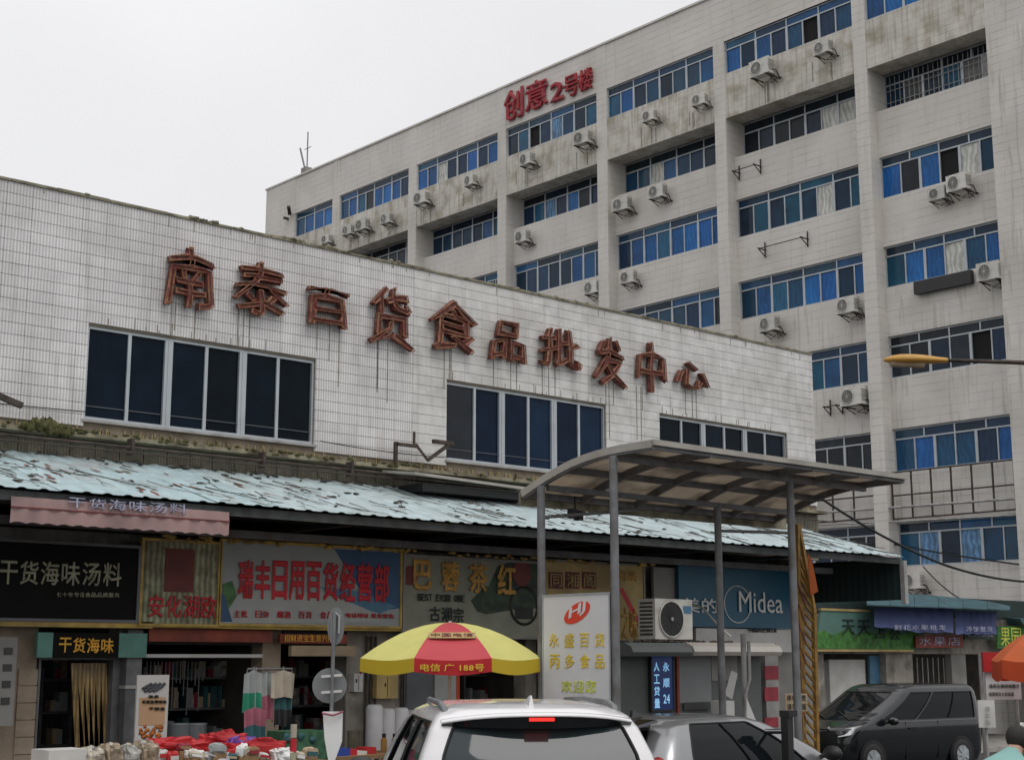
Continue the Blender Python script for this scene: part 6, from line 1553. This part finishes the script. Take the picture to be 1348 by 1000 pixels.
# ================================================================== PERSON seated at bottom right
def person():
    hx_, hy_, hz_ = PD(1339, 972, 13.2); g0 = gz(hx_, hy_); t = thing('person', 'person in pale teal shirt with short dark hair seen from behind at bottom right', 'person', (hx_, hy_, g0))
    # local frame: f = facing direction (away and to the right), s = to the person's left
    f = Vector((RT[0]*.75+FW[0]*.6, RT[1]*.75+FW[1]*.6, 0)).normalized(); s = Vector((-f.y, f.x, 0)); U = Vector((0,0,1)); H = Vector((hx_, hy_, 0)); hz = hz_-.02
    def P(a, b, z): return H+f*a+s*b+U*z
    pelvis = P(-.55, 0, g0+.50)
    J = {'pel': (pelvis, .15), 'waist': (P(-.50,0,g0+.72), .135), 'chest': (P(-.34,0,hz-.29), .15), 'upper': (P(-.19,0,hz-.19), .125), 'neck': (P(-.075,0,hz-.09), .058), 'head0': (P(0,0,hz-.03), .075), 'head1': (P(.03,0,hz+.03), .08)}
    for sd, n_ in ((1,'l'),(-1,'r')):
        J['sh'+n_] = (P(-.17, .19*sd, hz-.22), .075); J['el'+n_] = (P(.02, .25*sd, hz-.52), .05); J['wr'+n_] = (P(.26, .16*sd, hz-.58), .033); J['ha'+n_] = (P(.33, .14*sd, hz-.59), .04)
        J['hip'+n_] = (P(-.50, .1*sd, g0+.46), .11); J['kn'+n_] = (P(.04, .16*sd, g0+.48), .07); J['an'+n_] = (P(-.02, .15*sd, g0+.09), .045); J['to'+n_] = (P(.13, .16*sd, g0+.045), .04)
    E_ = [('pel','waist'),('waist','chest'),('chest','upper'),('upper','neck'),('neck','head0'),('head0','head1')]
    for n_ in 'lr': E_ += [('upper','sh'+n_),('sh'+n_,'el'+n_),('el'+n_,'wr'+n_),('wr'+n_,'ha'+n_),('pel','hip'+n_),('hip'+n_,'kn'+n_),('kn'+n_,'an'+n_),('an'+n_,'to'+n_)]
    names = list(J)
    # fingers: short chains rooted in the palm
    for n_, sd in (('l',1),('r',-1)):
        for k in range(4):
            r0 = 'f%s%da' % (n_, k); b0 = .14*sd+(k-1.5)*.018; ln = (.06,.075,.07,.055)[k]
            J[r0] = (P(.36, b0, hz-.595), .0095); J[r0+'x'] = (P(.36+ln*.6, b0, hz-.605), .0085); J[r0+'y'] = (P(.36+ln*.9, b0, hz-.63), .0075); E_ += [('ha'+n_, r0), (r0, r0+'x'), (r0+'x', r0+'y')]
        q = 'th'+n_; J[q] = (P(.33, (.14-.05)*sd, hz-.60), .011); J[q+'x'] = (P(.37, (.14-.065)*sd, hz-.615), .0095); E_ += [('wr'+n_, q), (q, q+'x')]
    names = list(J)
    me = bpy.data.meshes.new('body'); me.from_pydata([J[n][0] for n in names], [(names.index(a), names.index(b)) for a, b in E_], [])
    o = bpy.data.objects.new('body', me); C.objects.link(o); md = o.modifiers.new('skin', 'SKIN'); md.use_smooth_shade = True
    for i, n in enumerate(names): r = J[n][1]; me.skin_vertices[0].data[i].radius = (r, r); 
    me.skin_vertices[0].data[names.index('pel')].use_root = True
    sb = o.modifiers.new('sub', 'SUBSURF'); sb.levels = 2; sb.render_levels = 2
    dg = bpy.context.evaluated_depsgraph_get(); m2 = bpy.data.meshes.new_from_object(o.evaluated_get(dg)); bpy.data.objects.remove(o)
    for m_ in ('skin', 'shirt_teal', 'trouser'): m2.materials.append(M[m_])
    for p in m2.polygons:
        c = p.center; p.use_smooth = True; a = (c-H).dot(f); zz = c.z
        if zz > hz-.14 and a > -.105: p.material_index = 0
        elif zz > g0+.56 and not (a > .06 and zz < hz-.45): p.material_index = 1
        elif a > .06 and zz > hz-.68: p.material_index = 0
        elif zz < g0+.07: p.material_index = 2
        else: p.material_index = 2
    m2.name = 'body'; link('body', m2, t)
    g = MB(); g.blob(P(.005, 0, hz+.03), .105, .098, .115, 2, .03, 16); g.build('hair', 'hair', t)
    for sd in (1, -1): MB().blob(P(.035, .098*sd, hz+.0), .02, .015, .032, 1, .02, 8).build('ear', 'skin', t)
    g = MB(); g.blob(P(.115, 0, hz-.01), .018, .014, .022, 1, .0, 8); g.blob(P(.09, 0, hz-.02), .045, .06, .075, 1, 0, 12); g.build('face', 'skin', t)
    g = MB()
    for sd in (1, -1): g.blob(P(.128, .03*sd, hz+.015), .008, .012, .007, 1, 0, 8)
    g.build('eyes', 'ink', t); MB().blob(P(.125, 0, hz-.055), .01, .022, .006, 1, 0, 8).build('mouth', 'sign_dullred', t)
    st_ = thing('stool', 'low stool under the person in the pale teal shirt', 'stool', (pelvis.x, pelvis.y, g0))
    MB().box(pelvis.x-.17, pelvis.x+.17, pelvis.y-.17, pelvis.y+.17, g0+.32, g0+.36).build('seat', 'wood', st_)
    for a in (-.13,.13):
        for b in (-.13,.13): MB().box(pelvis.x+a-.02, pelvis.x+a+.02, pelvis.y+b-.02, pelvis.y+b+.02, g0, g0+.32).build('leg', 'wood', st_)
person()
# ================================================================== WIRES
cable('overhead_cable', [PD(1080,655,40), PD(1240,742,41), PD(1370,766,43)], .035, 'thick black cable sagging from the canopy corner past the awning end', sag=.12)
cable('overhead_cable', [(UR-.4, 36, PX(1110,672,UR)[1]), (UR-.4, 20, PX(1340,660,UR)[1])], .045, 'upper pale pipe crossing the rod frames', 'steel_light')
cable('overhead_cable', [(UR-.45, 36, PX(1110,680,UR)[1]-.1), (UR-.45, 20, PX(1340,675,UR)[1]-.15)], .03, 'lower pale pipe crossing the rod frames', 'steel_light', sag=.08)
cable('overhead_cable', [(UR-.2, 35.5, 6.3), (UR-.2, 29.6, 5.9), (UR-.2, 20, 4.3)], .03, 'dark cable along the wall under the lowest blue windows', sag=.15)
cable('overhead_cable', [PD(1215,745,45), PD(1268,790,44)], .02, 'thin dark wire dropping to the teal awning', sag=.1)
for o in C.objects:
    if len(str(o.get('label', '')).split()) > 16: print('LONG', o.name, '|', o['label'])
    if '_proto' in o: del o['_proto']
